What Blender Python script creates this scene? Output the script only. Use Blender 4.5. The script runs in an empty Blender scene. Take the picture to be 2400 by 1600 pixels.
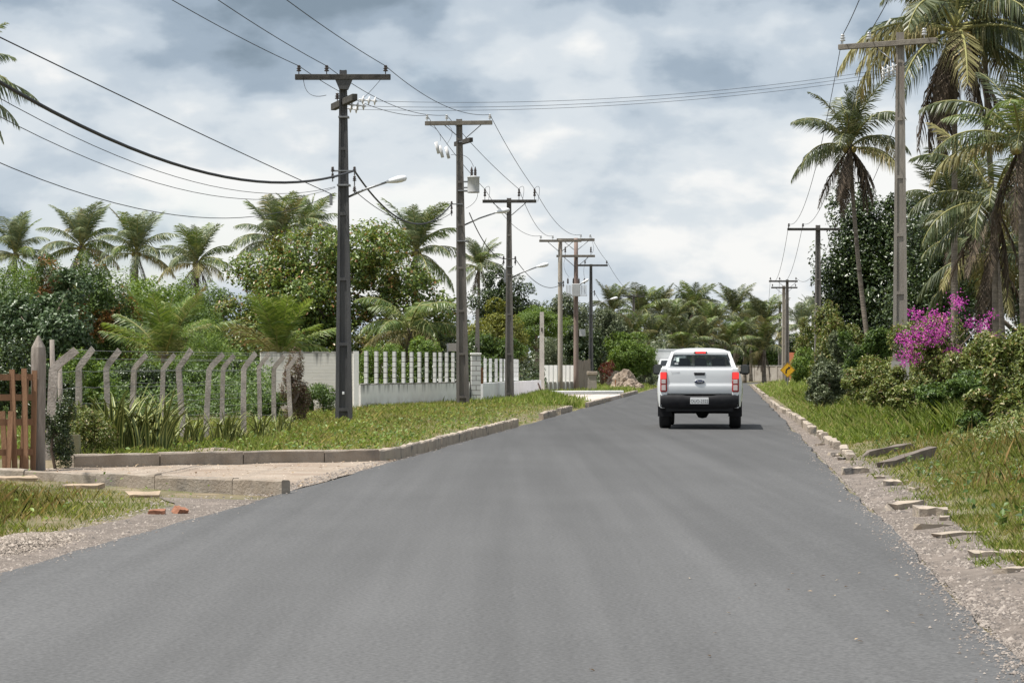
import bpy, bmesh, math, random
import numpy as np
from mathutils import Vector, Matrix

# ------------------------------------------------------------------ camera, sky, sun, exposure
scene = bpy.context.scene
COL = scene.collection
CAM_H = 1.355
FOC = 6000.0                    # focal length in photo pixels (photo 2400 wide): a 90 mm lens on 36 mm
cam_d = bpy.data.cameras.new('camera'); cam_d.sensor_width = 36.0; cam_d.lens = 90.0
cam_d.shift_y = 0.025; cam_d.clip_start = 0.3; cam_d.clip_end = 6000
cam = bpy.data.objects.new('camera', cam_d); COL.objects.link(cam)
cam.location = (0, 0, CAM_H); cam.rotation_euler = (math.radians(90), 0, 0)
scene.camera = cam

SUN_DIR = Vector((-0.88, -0.30, 2.05)).normalized()      # towards the sun
sun_d = bpy.data.lights.new('sun', 'SUN'); sun_d.energy = 3.2; sun_d.angle = math.radians(0.9)
sun_d.color = (1.0, 0.955, 0.89)
sun = bpy.data.objects.new('sun', sun_d); COL.objects.link(sun)
sun.rotation_euler = SUN_DIR.to_track_quat('Z', 'Y').to_euler(); sun.location = (-30, -20, 60)

world = bpy.data.worlds.new('World'); scene.world = world; world.use_nodes = True
def build_sky():
    nt = world.node_tree; N = nt.nodes; L = nt.links
    for n in list(N): N.remove(n)
    out = N.new('ShaderNodeOutputWorld'); bg = N.new('ShaderNodeBackground')
    bg.inputs['Strength'].default_value = 0.1
    L.new(bg.outputs[0], out.inputs[0])
    sky = N.new('ShaderNodeTexSky'); sky.sky_type = 'NISHITA'; sky.sun_disc = False
    sky.sun_elevation = math.asin(SUN_DIR.z); sky.sun_rotation = math.atan2(SUN_DIR.x, SUN_DIR.y)
    sky.air_density = 1.0; sky.dust_density = 1.5
    tc = N.new('ShaderNodeTexCoord'); sep = N.new('ShaderNodeSeparateXYZ')
    L.new(tc.outputs['Generated'], sep.inputs[0])
    def math_(op, a, b=None, c=None, clamp=False):
        m = N.new('ShaderNodeMath'); m.operation = op; m.use_clamp = clamp
        for i, v in enumerate((a, b, c)):
            if v is None: continue
            if isinstance(v, (int, float)): m.inputs[i].default_value = v
            else: L.new(v, m.inputs[i])
        return m.outputs[0]
    zc = math_('MAXIMUM', sep.outputs[2], 0.0)
    den = math_('ADD', zc, 0.46)
    comb = N.new('ShaderNodeCombineXYZ')
    L.new(math_('DIVIDE', sep.outputs[0], den), comb.inputs[0])
    L.new(math_('DIVIDE', sep.outputs[1], den), comb.inputs[1])
    def noise(scale, detail, rough, off, dist=0.0):
        mp = N.new('ShaderNodeMapping'); mp.inputs['Location'].default_value = off
        L.new(comb.outputs[0], mp.inputs[0])
        n = N.new('ShaderNodeTexNoise'); n.inputs['Scale'].default_value = scale
        n.inputs['Detail'].default_value = detail; n.inputs['Roughness'].default_value = rough
        n.inputs['Distortion'].default_value = dist
        L.new(mp.outputs[0], n.inputs['Vector']); return n.outputs[0]
    big = noise(3.6, 4, 0.5, SKY_OFF1, 0.3)
    fine = noise(11.0, 8, 0.50, SKY_OFF2, 0.1)
    v = math_('ADD', math_('MULTIPLY', big, 0.95), math_('MULTIPLY', fine, 0.72))
    # cloud bases read darker the more one looks up at them
    lift = math_('MINIMUM', math_('MAXIMUM', math_('SUBTRACT', zc, 0.085), 0.0), 0.055)
    fade = math_('SUBTRACT', 1.0, math_('MULTIPLY', math_('SUBTRACT', zc, 0.16), 7.0, clamp=True), clamp=True)   # dark band fades out; unseen sky above kept lighter, for fill light
    v = math_('SUBTRACT', v, math_('MULTIPLY', math_('MULTIPLY', lift, 3.2), fade))
    ramp = N.new('ShaderNodeValToRGB'); L.new(v, ramp.inputs[0])
    st = [(0.52, (1.15, 1.48, 1.82)), (0.63, (1.8, 2.2, 2.65)), (0.73, (2.75, 3.12, 3.5)),
          (0.83, (3.55, 3.82, 4.05)), (0.95, (4.75, 4.75, 4.68))]
    el = ramp.color_ramp.elements
    el[0].position, el[0].color = st[0][0], (*[c / 7 for c in st[0][1]], 1)
    el[1].position, el[1].color = st[-1][0], (*[c / 7 for c in st[-1][1]], 1)
    for p, c in st[1:-1]:
        e = el.new(p); e.color = (*[x / 7 for x in c], 1)
    ramp.color_ramp.interpolation = 'EASE'
    mul = N.new('ShaderNodeVectorMath'); mul.operation = 'SCALE'; mul.inputs['Scale'].default_value = 7.0
    L.new(ramp.outputs[0], mul.inputs[0])
    mask = N.new('ShaderNodeMapRange'); mask.inputs['From Min'].default_value = 0.36
    mask.inputs['From Max'].default_value = 0.52
    mask.inputs['To Min'].default_value = 0.5; mask.inputs['To Max'].default_value = 0.97
    L.new(noise(2.6, 6, 0.55, SKY_OFF3, 0.2), mask.inputs['Value'])
    mix = N.new('ShaderNodeMix'); mix.data_type = 'RGBA'
    L.new(mask.outputs[0], mix.inputs[0]); L.new(sky.outputs[0], mix.inputs[6]); L.new(mul.outputs[0], mix.inputs[7])
    L.new(mix.outputs[2], bg.inputs[0])
SKY_OFF1 = (7.45, 13.64, 10.37); SKY_OFF2 = (8.37, 13.93, 2.51); SKY_OFF3 = (14.0, 17.14, 8.31)
build_sky()
scene.view_settings.view_transform = 'Standard'; scene.view_settings.look = 'None'
scene.view_settings.gamma = 1.0; scene.view_settings.use_curve_mapping = False
scene.view_settings.exposure = 1.0
scene.cycles.max_bounces = 8; scene.cycles.transparent_max_bounces = 16

# ------------------------------------------------------------------ helpers
def X_at(px, Y): return (px - 1200.0) / FOC * Y            # metres right of the camera axis
def Z_at(py, Y): return CAM_H + (860.0 - py) / FOC * Y     # metres above the road
def at(px, py, Y): return Vector((X_at(px, Y), Y, Z_at(py, Y)))
SLOPE = 0.0857
def edge_l(y): return SLOPE * y - 4.9
def edge_r(y): return SLOPE * y + 1.33

_mats = {}
def nodes_of(m):
    m.use_nodes = True
    nt = m.node_tree
    return nt, nt.nodes, nt.links, nt.nodes['Principled BSDF']
def mat(name, c1, c2=None, scale=4.0, rough=0.8, bump=0.0, bscale=40.0, spec=0.35, metal=0.0, stretch=(1, 1, 1),
        coat=0.0, detail=6, lo=0.35, hi=0.65, c3=None, s3=1.2, lo3=0.5, hi3=0.7, trans=0.0, emit=None, estr=0.0, world_space=False):
    if name in _mats: return _mats[name]
    m = bpy.data.materials.new(name); _mats[name] = m
    nt, N, L, b = nodes_of(m)
    b.inputs['Roughness'].default_value = rough; b.inputs['Specular IOR Level'].default_value = spec
    b.inputs['Metallic'].default_value = metal; b.inputs['Coat Weight'].default_value = coat
    b.inputs['Base Color'].default_value = (*c1, 1)
    if trans: b.inputs['Transmission Weight'].default_value = trans
    if emit:
        b.inputs['Emission Color'].default_value = (*emit, 1); b.inputs['Emission Strength'].default_value = estr
    vec = None
    if c2 or bump:
        if world_space:
            g = N.new('ShaderNodeNewGeometry'); vec = g.outputs['Position']
        else:
            tc = N.new('ShaderNodeTexCoord'); vec = tc.outputs['Object']
        mp = N.new('ShaderNodeMapping'); mp.inputs['Scale'].default_value = stretch
        L.new(vec, mp.inputs[0]); vec = mp.outputs[0]
    def nz(s, d=detail):
        n = N.new('ShaderNodeTexNoise'); n.inputs['Scale'].default_value = s; n.inputs['Detail'].default_value = d
        n.inputs['Roughness'].default_value = 0.6
        L.new(vec, n.inputs['Vector']); return n.outputs[0]
    if c2:
        r = N.new('ShaderNodeMapRange'); r.inputs['From Min'].default_value = lo; r.inputs['From Max'].default_value = hi
        L.new(nz(scale), r.inputs['Value'])
        mx = N.new('ShaderNodeMix'); mx.data_type = 'RGBA'
        mx.inputs[6].default_value = (*c1, 1); mx.inputs[7].default_value = (*c2, 1)
        L.new(r.outputs[0], mx.inputs[0]); o = mx.outputs[2]
        if c3:
            r3 = N.new('ShaderNodeMapRange'); r3.inputs['From Min'].default_value = lo3; r3.inputs['From Max'].default_value = hi3
            L.new(nz(s3), r3.inputs['Value'])
            m3 = N.new('ShaderNodeMix'); m3.data_type = 'RGBA'; m3.inputs[7].default_value = (*c3, 1)
            L.new(o, m3.inputs[6]); L.new(r3.outputs[0], m3.inputs[0]); o = m3.outputs[2]
        L.new(o, b.inputs['Base Color'])
    if bump:
        bp = N.new('ShaderNodeBump'); bp.inputs['Strength'].default_value = bump; bp.inputs['Distance'].default_value = 0.03
        L.new(nz(bscale, 4), bp.inputs['Height']); L.new(bp.outputs[0], b.inputs['Normal'])
    return m

def leafmat(name, stops, tint=None, tscale=0.5, tlo=0.55, thi=0.68, rough=0.5, transl=0.28, spec=0.35, tamt=0.85, lift=1.0):
    """leaves: every leaf its own tone out of a ramp, patches of a second tint by noise"""
    if name in _mats: return _mats[name]
    m = bpy.data.materials.new(name); _mats[name] = m
    nt, N, L, b = nodes_of(m)
    if lift != 1.0: stops = [(p_, tuple(min(c_ * lift, .8) for c_ in c)) for p_, c in stops]
    g = N.new('ShaderNodeNewGeometry'); ramp = N.new('ShaderNodeValToRGB')
    el = ramp.color_ramp.elements
    el[0].position, el[0].color = stops[0][0], (*stops[0][1], 1)
    el[1].position, el[1].color = stops[-1][0], (*stops[-1][1], 1)
    for p, c in stops[1:-1]:
        e = el.new(p); e.color = (*c, 1)
    L.new(g.outputs['Random Per Island'], ramp.inputs[0]); o = ramp.outputs[0]
    if tint:
        n = N.new('ShaderNodeTexNoise'); n.inputs['Scale'].default_value = tscale; n.inputs['Detail'].default_value = 3
        L.new(g.outputs['Position'], n.inputs['Vector'])
        ad = N.new('ShaderNodeMath'); ad.operation = 'MULTIPLY_ADD'; ad.inputs[1].default_value = 0.16
        L.new(g.outputs['Random Per Island'], ad.inputs[0]); L.new(n.outputs[0], ad.inputs[2])
        r = N.new('ShaderNodeMapRange'); r.inputs['From Min'].default_value = tlo + .08; r.inputs['From Max'].default_value = thi + .08
        r.inputs['To Max'].default_value = tamt
        L.new(ad.outputs[0], r.inputs['Value'])
        mx = N.new('ShaderNodeMix'); mx.data_type = 'RGBA'; mx.inputs[7].default_value = (*tint, 1)
        L.new(r.outputs[0], mx.inputs[0]); L.new(o, mx.inputs[6]); o = mx.outputs[2]
    L.new(o, b.inputs['Base Color'])
    b.inputs['Roughness'].default_value = rough; b.inputs['Specular IOR Level'].default_value = spec
    tr = N.new('ShaderNodeBsdfTranslucent')
    hs = N.new('ShaderNodeHueSaturation'); hs.inputs['Hue'].default_value = 0.485; hs.inputs['Value'].default_value = 1.5
    hs.inputs['Saturation'].default_value = 1.1
    L.new(o, hs.inputs['Color']); L.new(hs.outputs[0], tr.inputs[0])
    mxs = N.new('ShaderNodeMixShader'); mxs.inputs[0].default_value = transl
    L.new(b.outputs[0], mxs.inputs[1]); L.new(tr.outputs[0], mxs.inputs[2])
    L.new(mxs.outputs[0], N['Material Output'].inputs[0])
    return m

class MB:
    """collects faces of one mesh"""
    def __init__(s): s.v = []; s.f = []; s.mi = []; s.cur = 0; s.sm = []
    def add(s, vs, fs, smooth=False):
        o = len(s.v); s.v += [tuple(v) for v in vs]
        for f in fs:
            s.f.append(tuple(i + o for i in f)); s.mi.append(s.cur); s.sm.append(smooth)
        return s
    def box(s, c, d, rz=0.0, bev=0.0, tilt=None):
        cx, cy, cz = c; hx, hy, hz = d[0] / 2, d[1] / 2, d[2] / 2
        if bev <= 0:
            P = [(-hx, -hy, -hz), (hx, -hy, -hz), (hx, hy, -hz), (-hx, hy, -hz), (-hx, -hy, hz), (hx, -hy, hz), (hx, hy, hz), (-hx, hy, hz)]
            F = [(0, 3, 2, 1), (4, 5, 6, 7), (0, 1, 5, 4), (1, 2, 6, 5), (2, 3, 7, 6), (3, 0, 4, 7)]
        else:
            b = bev; P = []; F = []
            def ring(x, y, z): return [(-x, -y + b, z), (-x + b, -y, z), (x - b, -y, z), (x, -y + b, z), (x, y - b, z), (x - b, y, z), (-x + b, y, z), (-x, y - b, z)]
            P = ring(hx - b, hy - b, -hz) + ring(hx, hy, -hz + b) + ring(hx, hy, hz - b) + ring(hx - b, hy - b, hz)
            for k in range(3):
                for i in range(8):
                    j = (i + 1) % 8; F.append((k * 8 + i, k * 8 + j, k * 8 + 8 + j, k * 8 + 8 + i))
            F.append(tuple(range(7, -1, -1))); F.append(tuple(range(24, 32)))
        M = Matrix.Rotation(rz, 4, 'Z')
        if tilt: M = M @ Matrix.Rotation(tilt[1], 4, 'Y') @ Matrix.Rotation(tilt[0], 4, 'X')
        vs = []
        for p in P:
            q = M @ Vector(p); vs.append((q.x + cx, q.y + cy, q.z + cz))
        return s.add(vs, F)
    def taper(s, c, b, t, h, off=(0, 0)):
        """box with base size b and top size t, base centre c"""
        x, y, z = c
        P = [(x + sx * b[0] / 2, y + sy * b[1] / 2, z) for sx, sy in ((-1, -1), (1, -1), (1, 1), (-1, 1))]
        P += [(x + off[0] + sx * t[0] / 2, y + off[1] + sy * t[1] / 2, z + h) for sx, sy in ((-1, -1), (1, -1), (1, 1), (-1, 1))]
        return s.add(P, [(0, 3, 2, 1), (4, 5, 6, 7), (0, 1, 5, 4), (1, 2, 6, 5), (2, 3, 7, 6), (3, 0, 4, 7)])
    def tube(s, pts, rad, n=6, cap=True, smooth=True):
        pts = [Vector(p) for p in pts]; k = len(pts)
        if not hasattr(rad, '__len__'): rad = [rad] * k
        vs = []; fs = []; up = None
        for i, p in enumerate(pts):
            t = (pts[min(i + 1, k - 1)] - pts[max(i - 1, 0)])
            t = t.normalized() if t.length > 1e-9 else Vector((0, 0, 1))
            if up is None: up = Vector((0, 0, 1)) if abs(t.z) < 0.9 else Vector((1, 0, 0))
            a = t.cross(up)
            if a.length < 1e-6: a = t.cross(Vector((0, 1, 0)))
            a.normalize(); b = a.cross(t).normalized(); up = b
            for j in range(n):
                th = 2 * math.pi * j / n
                vs.append(p + a * (rad[i] * math.cos(th)) + b * (rad[i] * math.sin(th)))
        for i in range(k - 1):
            for j in range(n):
                q = (j + 1) % n; fs.append((i * n + j, i * n + q, (i + 1) * n + q, (i + 1) * n + j))
        s.add(vs, fs, smooth)
        if cap:
            o = len(s.v) - len(vs)
            s.f.append(tuple(o + j for j in range(n - 1, -1, -1))); s.f.append(tuple(o + (k - 1) * n + j for j in range(n)))
            s.mi += [s.cur] * 2; s.sm += [False] * 2
        return s
    def lathe(s, prof, n=10, M=None, smooth=True):
        """prof [(r,z)] about z"""
        vs = []; fs = []
        for r, z in prof:
            for j in range(n):
                th = 2 * math.pi * j / n; v = Vector((r * math.cos(th), r * math.sin(th), z))
                vs.append(M @ v if M else v)
        for i in range(len(prof) - 1):
            for j in range(n):
                q = (j + 1) % n; fs.append((i * n + j, i * n + q, (i + 1) * n + q, (i + 1) * n + j))
        return s.add(vs, fs, smooth)
    def prism(s, poly, y0, y1, axis='y'):
        """polygon of (x,z) extruded along y"""
        n = len(poly)
        vs = [(x, y0, z) for x, z in poly] + [(x, y1, z) for x, z in poly]
        fs = [tuple(range(n)), tuple(range(2 * n - 1, n - 1, -1))]
        for i in range(n):
            j = (i + 1) % n; fs.append((j, i, n + i, n + j))
        return s.add(vs, fs)
    def grid(s, P, nu, nv, smooth=True):
        return s.add(P, [(i * nv + j, i * nv + j + 1, (i + 1) * nv + j + 1, (i + 1) * nv + j) for i in range(nu - 1) for j in range(nv - 1)], smooth)
    def mesh(s, name, *mats):
        me = bpy.data.meshes.new(name); me.from_pydata(s.v, [], s.f)
        for m in mats: me.materials.append(m)
        if len(mats) > 1: me.polygons.foreach_set('material_index', s.mi)
        me.polygons.foreach_set('use_smooth', s.sm)
        me.update(); return me

def link(name, data, parent=None, loc=None, rot=None, scale=None):
    o = bpy.data.objects.new(name, data); COL.objects.link(o)
    if parent is not None: o.parent = parent
    if loc is not None: o.location = loc
    if rot is not None: o.rotation_euler = rot
    if scale is not None: o.scale = scale if hasattr(scale, '__len__') else (scale,) * 3
    return o
def part(name, mb, m, parent, loc=None, rot=None):
    ms = m if isinstance(m, (list, tuple)) else (m,)
    return link(name, mb.mesh(name, *ms), parent, loc, rot)
def tag(o, label, cat, group=None):
    o['label'] = label; o['category'] = cat
    if group: o['group'] = group
    return o
def thing(name, label, cat, loc=(0, 0, 0), rz=0.0, group=None):
    o = link(name, None, None, loc, (0, 0, rz)); o.empty_display_size = 0.3
    return tag(o, label, cat, group)
def kind(o, k): o['kind'] = k; return o

def np_mesh(name, V, F, m, smooth=False):
    """V (n,3) array, F (k,3) or (k,4) int array"""
    me = bpy.data.meshes.new(name); k, c = F.shape
    me.vertices.add(len(V)); me.vertices.foreach_set('co', np.ascontiguousarray(V, dtype=np.float32).ravel())
    me.loops.add(k * c); me.loops.foreach_set('vertex_index', np.ascontiguousarray(F, dtype=np.int32).ravel())
    me.polygons.add(k); me.polygons.foreach_set('loop_start', np.arange(0, k * c, c, dtype=np.int32))
    me.polygons.foreach_set('loop_total', np.full(k, c, dtype=np.int32))
    if smooth: me.polygons.foreach_set('use_smooth', np.ones(k, dtype=bool))
    if m: me.materials.append(m)
    me.update(calc_edges=True); return me
def text_mesh(name, body, size, m, extrude=0.001, shear=0.0, spacing=1.0, bold=0.0):
    cu = bpy.data.curves.new(name, 'FONT'); cu.body = body; cu.size = size; cu.extrude = extrude; cu.shear = shear
    cu.align_x = 'CENTER'; cu.align_y = 'CENTER'; cu.space_character = spacing; cu.offset = bold; cu.resolution_u = 3
    o = bpy.data.objects.new(name, cu); COL.objects.link(o)
    dg = bpy.context.evaluated_depsgraph_get(); me = bpy.data.meshes.new_from_object(o.evaluated_get(dg))
    bpy.data.objects.remove(o); bpy.data.curves.remove(cu)
    me.materials.clear(); me.materials.append(m); return me

# ------------------------------------------------------------------ materials
def asphalt_mat():
    m = bpy.data.materials.new('asphalt'); nt, N, L, b = nodes_of(m); tc = N.new('ShaderNodeTexCoord')
    def nz(s, st, d):
        mp = N.new('ShaderNodeMapping'); mp.inputs['Scale'].default_value = st; mp.inputs['Rotation'].default_value = (0, 0, math.atan(SLOPE)); L.new(tc.outputs['Object'], mp.inputs[0])
        n = N.new('ShaderNodeTexNoise'); n.inputs['Scale'].default_value = s; n.inputs['Detail'].default_value = d; n.inputs['Roughness'].default_value = .6; L.new(mp.outputs[0], n.inputs['Vector']); return n.outputs[0]
    def mr(v, a, b_, lo, hi):
        r = N.new('ShaderNodeMapRange'); r.inputs['From Min'].default_value = a; r.inputs['From Max'].default_value = b_; r.inputs['To Min'].default_value = lo; r.inputs['To Max'].default_value = hi; L.new(v, r.inputs[0]); return r.outputs[0]
    def mul(a, b_):
        q = N.new('ShaderNodeMath'); q.operation = 'MULTIPLY'; L.new(a, q.inputs[0]); L.new(b_, q.inputs[1]); return q.outputs[0]
    lanes = mr(nz(1.0, (.9, .03, 1), 3), .3, .7, .90, 1.10)          # paver and wheel tracks along the road
    blot = mr(nz(.35, (1, .5, 1), 5), .3, .7, .92, 1.08)
    grit = mr(nz(38, (1, 1, 1), 4), .25, .75, .62, 1.38)
    sp = N.new('ShaderNodeSeparateXYZ'); L.new(tc.outputs['Object'], sp.inputs[0])
    near_tone = mul(mr(sp.outputs[1], 52, 13, 0, 1), mr(nz(.22, (1, .45, 1), 4), .30, .62, .55, 1)); near_tone = mr(near_tone, 0, 1, 1.0, 1.42)  # asphalt tone gets lighter towards the camera, broken up by noise
    tracks = mr(nz(2.6, (1, .018, 1), 2), .40, .60, .94, 1.05)
    v = mul(mul(mul(mul(lanes, blot), grit), near_tone), tracks)
    cm = N.new('ShaderNodeVectorMath'); cm.operation = 'SCALE'; cm.inputs[0].default_value = (.072, .072, .072); L.new(v, cm.inputs['Scale'])
    L.new(cm.outputs[0], b.inputs['Base Color']); b.inputs['Roughness'].default_value = .85; b.inputs['Specular IOR Level'].default_value = .25
    bp = N.new('ShaderNodeBump'); bp.inputs['Strength'].default_value = .35; bp.inputs['Distance'].default_value = .004; L.new(nz(70, (1, 1, 1), 4), bp.inputs['Height']); L.new(bp.outputs[0], b.inputs['Normal']); return m
M_asphalt = asphalt_mat()
M_lip = mat('asphalt_edge', (0.05, 0.05, 0.05), (0.08, 0.075, 0.07), scale=9, rough=0.9, bump=0.8, bscale=40)
M_soil = mat('soil', (0.17, 0.135, 0.08), (0.10, 0.11, 0.042), scale=0.6, rough=0.95, bump=0.6, bscale=12, c3=(0.26, 0.20, 0.14), s3=2.2)
M_sand = mat('sandy_dirt', (0.27, 0.215, 0.165), (0.345, 0.29, 0.235), scale=1.3, rough=0.95, bump=0.7, bscale=22, c3=(0.24, 0.18, 0.135), s3=0.8)
M_shoulder = mat('gravel_bed', (0.135, 0.112, 0.094), (0.195, 0.165, 0.14), scale=7, rough=0.95, bump=0.9, bscale=35, c3=(0.24, 0.20, 0.17), s3=1.5)
M_gravel = leafmat('gravel', [(0, (0.09, 0.08, 0.072)), (0.5, (0.185, 0.158, 0.138)), (1, (0.32, 0.28, 0.245))], transl=0.0, rough=0.9)
M_kerb = mat('kerb_concrete', (0.25, 0.205, 0.16), (0.33, 0.285, 0.235), scale=3.5, rough=0.9, bump=0.5, bscale=30, c3=(0.16, 0.145, 0.13), s3=1.6, lo3=0.52, hi3=0.7, world_space=True)
M_kerb_pale = mat('kerb_pale', (0.400, 0.336, 0.264), (0.320, 0.272, 0.224), scale=5, rough=0.9, bump=0.5, bscale=30, c3=(0.136, 0.128, 0.120), s3=2.5, lo3=0.56, hi3=0.66, world_space=True)
M_white_wall = mat('whitewash', (0.84, 0.83, 0.80), (0.78, 0.77, 0.74), scale=1.5, rough=0.9, bump=0.25, bscale=25, c3=(0.46, 0.45, 0.42), s3=1.8, lo3=0.64, hi3=0.82, stretch=(1, 1, 0.45), world_space=True)
M_new_white = mat('fresh_white_paint', (0.861, 0.861, 0.871), (0.809, 0.809, 0.819), scale=1.1, rough=0.85, bump=0.15, bscale=20, c3=(0.578, 0.525, 0.473), s3=0.9, lo3=0.62, hi3=0.8, world_space=True)
M_grime = mat('weathered_plaster_top', (0.16, 0.155, 0.14), (0.40, 0.39, 0.36), scale=4, rough=0.95, bump=0.4, world_space=True)
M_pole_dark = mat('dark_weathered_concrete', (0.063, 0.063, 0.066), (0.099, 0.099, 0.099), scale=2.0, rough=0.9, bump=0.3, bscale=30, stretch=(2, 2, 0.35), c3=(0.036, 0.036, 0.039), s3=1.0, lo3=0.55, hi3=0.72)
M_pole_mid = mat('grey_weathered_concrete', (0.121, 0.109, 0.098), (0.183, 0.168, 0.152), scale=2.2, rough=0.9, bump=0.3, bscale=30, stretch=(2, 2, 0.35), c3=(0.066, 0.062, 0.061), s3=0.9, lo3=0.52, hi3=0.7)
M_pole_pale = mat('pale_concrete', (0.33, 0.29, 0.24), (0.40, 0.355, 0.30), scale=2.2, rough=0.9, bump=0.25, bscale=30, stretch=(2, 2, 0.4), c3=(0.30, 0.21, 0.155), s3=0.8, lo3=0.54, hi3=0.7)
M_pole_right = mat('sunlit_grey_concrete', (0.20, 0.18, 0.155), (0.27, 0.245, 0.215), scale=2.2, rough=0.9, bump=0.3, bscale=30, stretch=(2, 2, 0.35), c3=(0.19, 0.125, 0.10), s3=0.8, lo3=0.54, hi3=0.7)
M_arm_dark = mat('dark_timber', (0.035, 0.033, 0.03), (0.075, 0.07, 0.062), scale=6, rough=0.9, bump=0.4)
M_arm_grey = mat('grey_timber', (0.13, 0.115, 0.095), (0.20, 0.18, 0.15), scale=6, rough=0.9, bump=0.4)
M_insul_brown = mat('brown_porcelain', (0.06, 0.045, 0.04), rough=0.25, spec=0.6)
M_insul_white = mat('white_porcelain', (0.62, 0.62, 0.62), rough=0.25, spec=0.6)
M_steel = mat('galvanised_steel', (0.30, 0.31, 0.32), (0.22, 0.22, 0.22), scale=8, rough=0.5, metal=0.6)
M_lamp_white = mat('lamp_white', (0.72, 0.73, 0.74), rough=0.4)
M_tank = mat('transformer_grey_paint', (0.50, 0.51, 0.51), (0.42, 0.42, 0.42), scale=3, rough=0.5)
M_wire = mat('cable_black', (0.035, 0.036, 0.04), rough=0.7)
M_post = mat('fence_post_concrete', (0.42, 0.375, 0.335), (0.27, 0.24, 0.21), scale=3, rough=0.95, bump=0.6, bscale=30, c3=(0.11, 0.10, 0.09), s3=2.2, lo3=0.54, hi3=0.72, world_space=True)
M_wood_grey = mat('weathered_wood', (0.22, 0.19, 0.165), (0.32, 0.285, 0.25), scale=5, rough=0.95, bump=0.7, stretch=(3, 3, 0.4), c3=(0.11, 0.095, 0.08), s3=1.4)
M_wood_brown = mat('dull_brown_wood', (0.19, 0.105, 0.06), (0.28, 0.165, 0.095), scale=3, rough=0.9, bump=0.4, stretch=(3, 3, 0.4), c3=(0.11, 0.075, 0.055), s3=1.1)
M_trunk_palm = mat('palm_bark', (0.15, 0.125, 0.10), (0.24, 0.205, 0.17), scale=3, rough=0.95, bump=1.0, bscale=6, stretch=(0.5, 0.5, 4), c3=(0.085, 0.07, 0.058), s3=0.9)
M_bark = mat('bark', (0.14, 0.11, 0.085), (0.22, 0.18, 0.145), scale=5, rough=0.95, bump=0.6)
M_palm = leafmat('palm_leaflets', [(0, (0.045, 0.075, 0.018)), (0.5, (0.085, 0.125, 0.03)), (0.85, (0.14, 0.17, 0.05)), (1, (0.22, 0.22, 0.09))], rough=0.42, transl=0.22, spec=0.5, lift=1.35)
M_palm_shade = leafmat('shaded_palm_leaflets', [(0, (0.035, 0.05, 0.018)), (0.5, (0.065, 0.085, 0.03)), (0.85, (0.11, 0.125, 0.05)), (1, (0.19, 0.18, 0.09))], rough=0.42, transl=0.18, spec=0.5)  # darker copy of the palm greens, shade on the fronds put into the colour
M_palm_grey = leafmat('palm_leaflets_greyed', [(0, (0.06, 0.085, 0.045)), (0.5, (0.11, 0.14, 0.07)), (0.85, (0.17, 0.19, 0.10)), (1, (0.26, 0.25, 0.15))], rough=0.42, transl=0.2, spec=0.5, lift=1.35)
M_palm_young = leafmat('young_palm_leaflets', [(0, (0.07, 0.115, 0.02)), (0.6, (0.13, 0.19, 0.035)), (1, (0.24, 0.28, 0.08))], rough=0.42, transl=0.3, spec=0.5, lift=1.2)
M_palm_dry = leafmat('yellowing_palm_leaflets', [(0, (0.13, 0.125, 0.045)), (0.6, (0.22, 0.20, 0.08)), (1, (0.34, 0.28, 0.14))], rough=0.6, transl=0.2)
M_palm_dead = leafmat('dead_palm_leaflets', [(0, (0.055, 0.043, 0.033)), (0.6, (0.13, 0.098, 0.07)), (1, (0.22, 0.175, 0.13))], rough=0.8, transl=0.1)
M_rachis = mat('palm_midrib', (0.26, 0.25, 0.09), rough=0.6)
G1 = [(0, (0.022, 0.04, 0.010)), (0.5, (0.05, 0.085, 0.020)), (1, (0.10, 0.15, 0.035))]
M_leaf_dark = leafmat('dark_leaves', [(0, (0.014, 0.026, 0.008)), (0.6, (0.035, 0.058, 0.016)), (0.93, (0.07, 0.10, 0.03)), (1, (0.13, 0.17, 0.06))], rough=0.33, spec=0.5, transl=0.15, lift=1.15)
M_leaf_blue = leafmat('deep_green_leaves', [(0, (0.03, 0.055, 0.02)), (0.6, (0.062, 0.105, 0.038)), (1, (0.15, 0.20, 0.11))], rough=0.38, spec=0.45, transl=0.2, lift=1.1)
M_leaf_mid = leafmat('green_leaves', G1, rough=0.45, transl=0.25, lift=1.55)
M_leaf_light = leafmat('light_green_leaves', [(0, (0.045, 0.08, 0.014)), (0.5, (0.085, 0.14, 0.026)), (1, (0.17, 0.23, 0.05))], rough=0.45, transl=0.3, lift=1.35)
M_leaf_yellow = leafmat('yellow_green_leaves', [(0, (0.08, 0.10, 0.018)), (0.5, (0.16, 0.18, 0.035)), (1, (0.33, 0.33, 0.09))], rough=0.4, transl=0.3)
M_leaf_red = leafmat('green_leaves_with_rust_flush', G1, tint=(0.30, 0.12, 0.045), tscale=0.8, tlo=0.53, thi=0.62, rough=0.45, transl=0.25, lift=1.5)
M_leaf_almond = leafmat('almond_leaves', [(0, (0.045, 0.072, 0.016)), (0.45, (0.085, 0.13, 0.028)), (0.90, (0.16, 0.205, 0.05)), (0.95, (0.19, 0.12, 0.045)), (1, (0.24, 0.115, 0.05))],
                        tint=(0.26, 0.14, 0.05), tscale=0.6, tlo=0.56, thi=0.72, rough=0.36, spec=0.5, transl=0.25, tamt=0.45, lift=1.4)
M_leaf_olive = leafmat('olive_leaves', [(0, (0.05, 0.068, 0.016)), (0.5, (0.105, 0.135, 0.032)), (0.88, (0.18, 0.20, 0.06)), (0.95, (0.22, 0.14, 0.06)), (1, (0.42, 0.38, 0.24))], rough=0.4, transl=0.25, lift=1.35)
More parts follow.
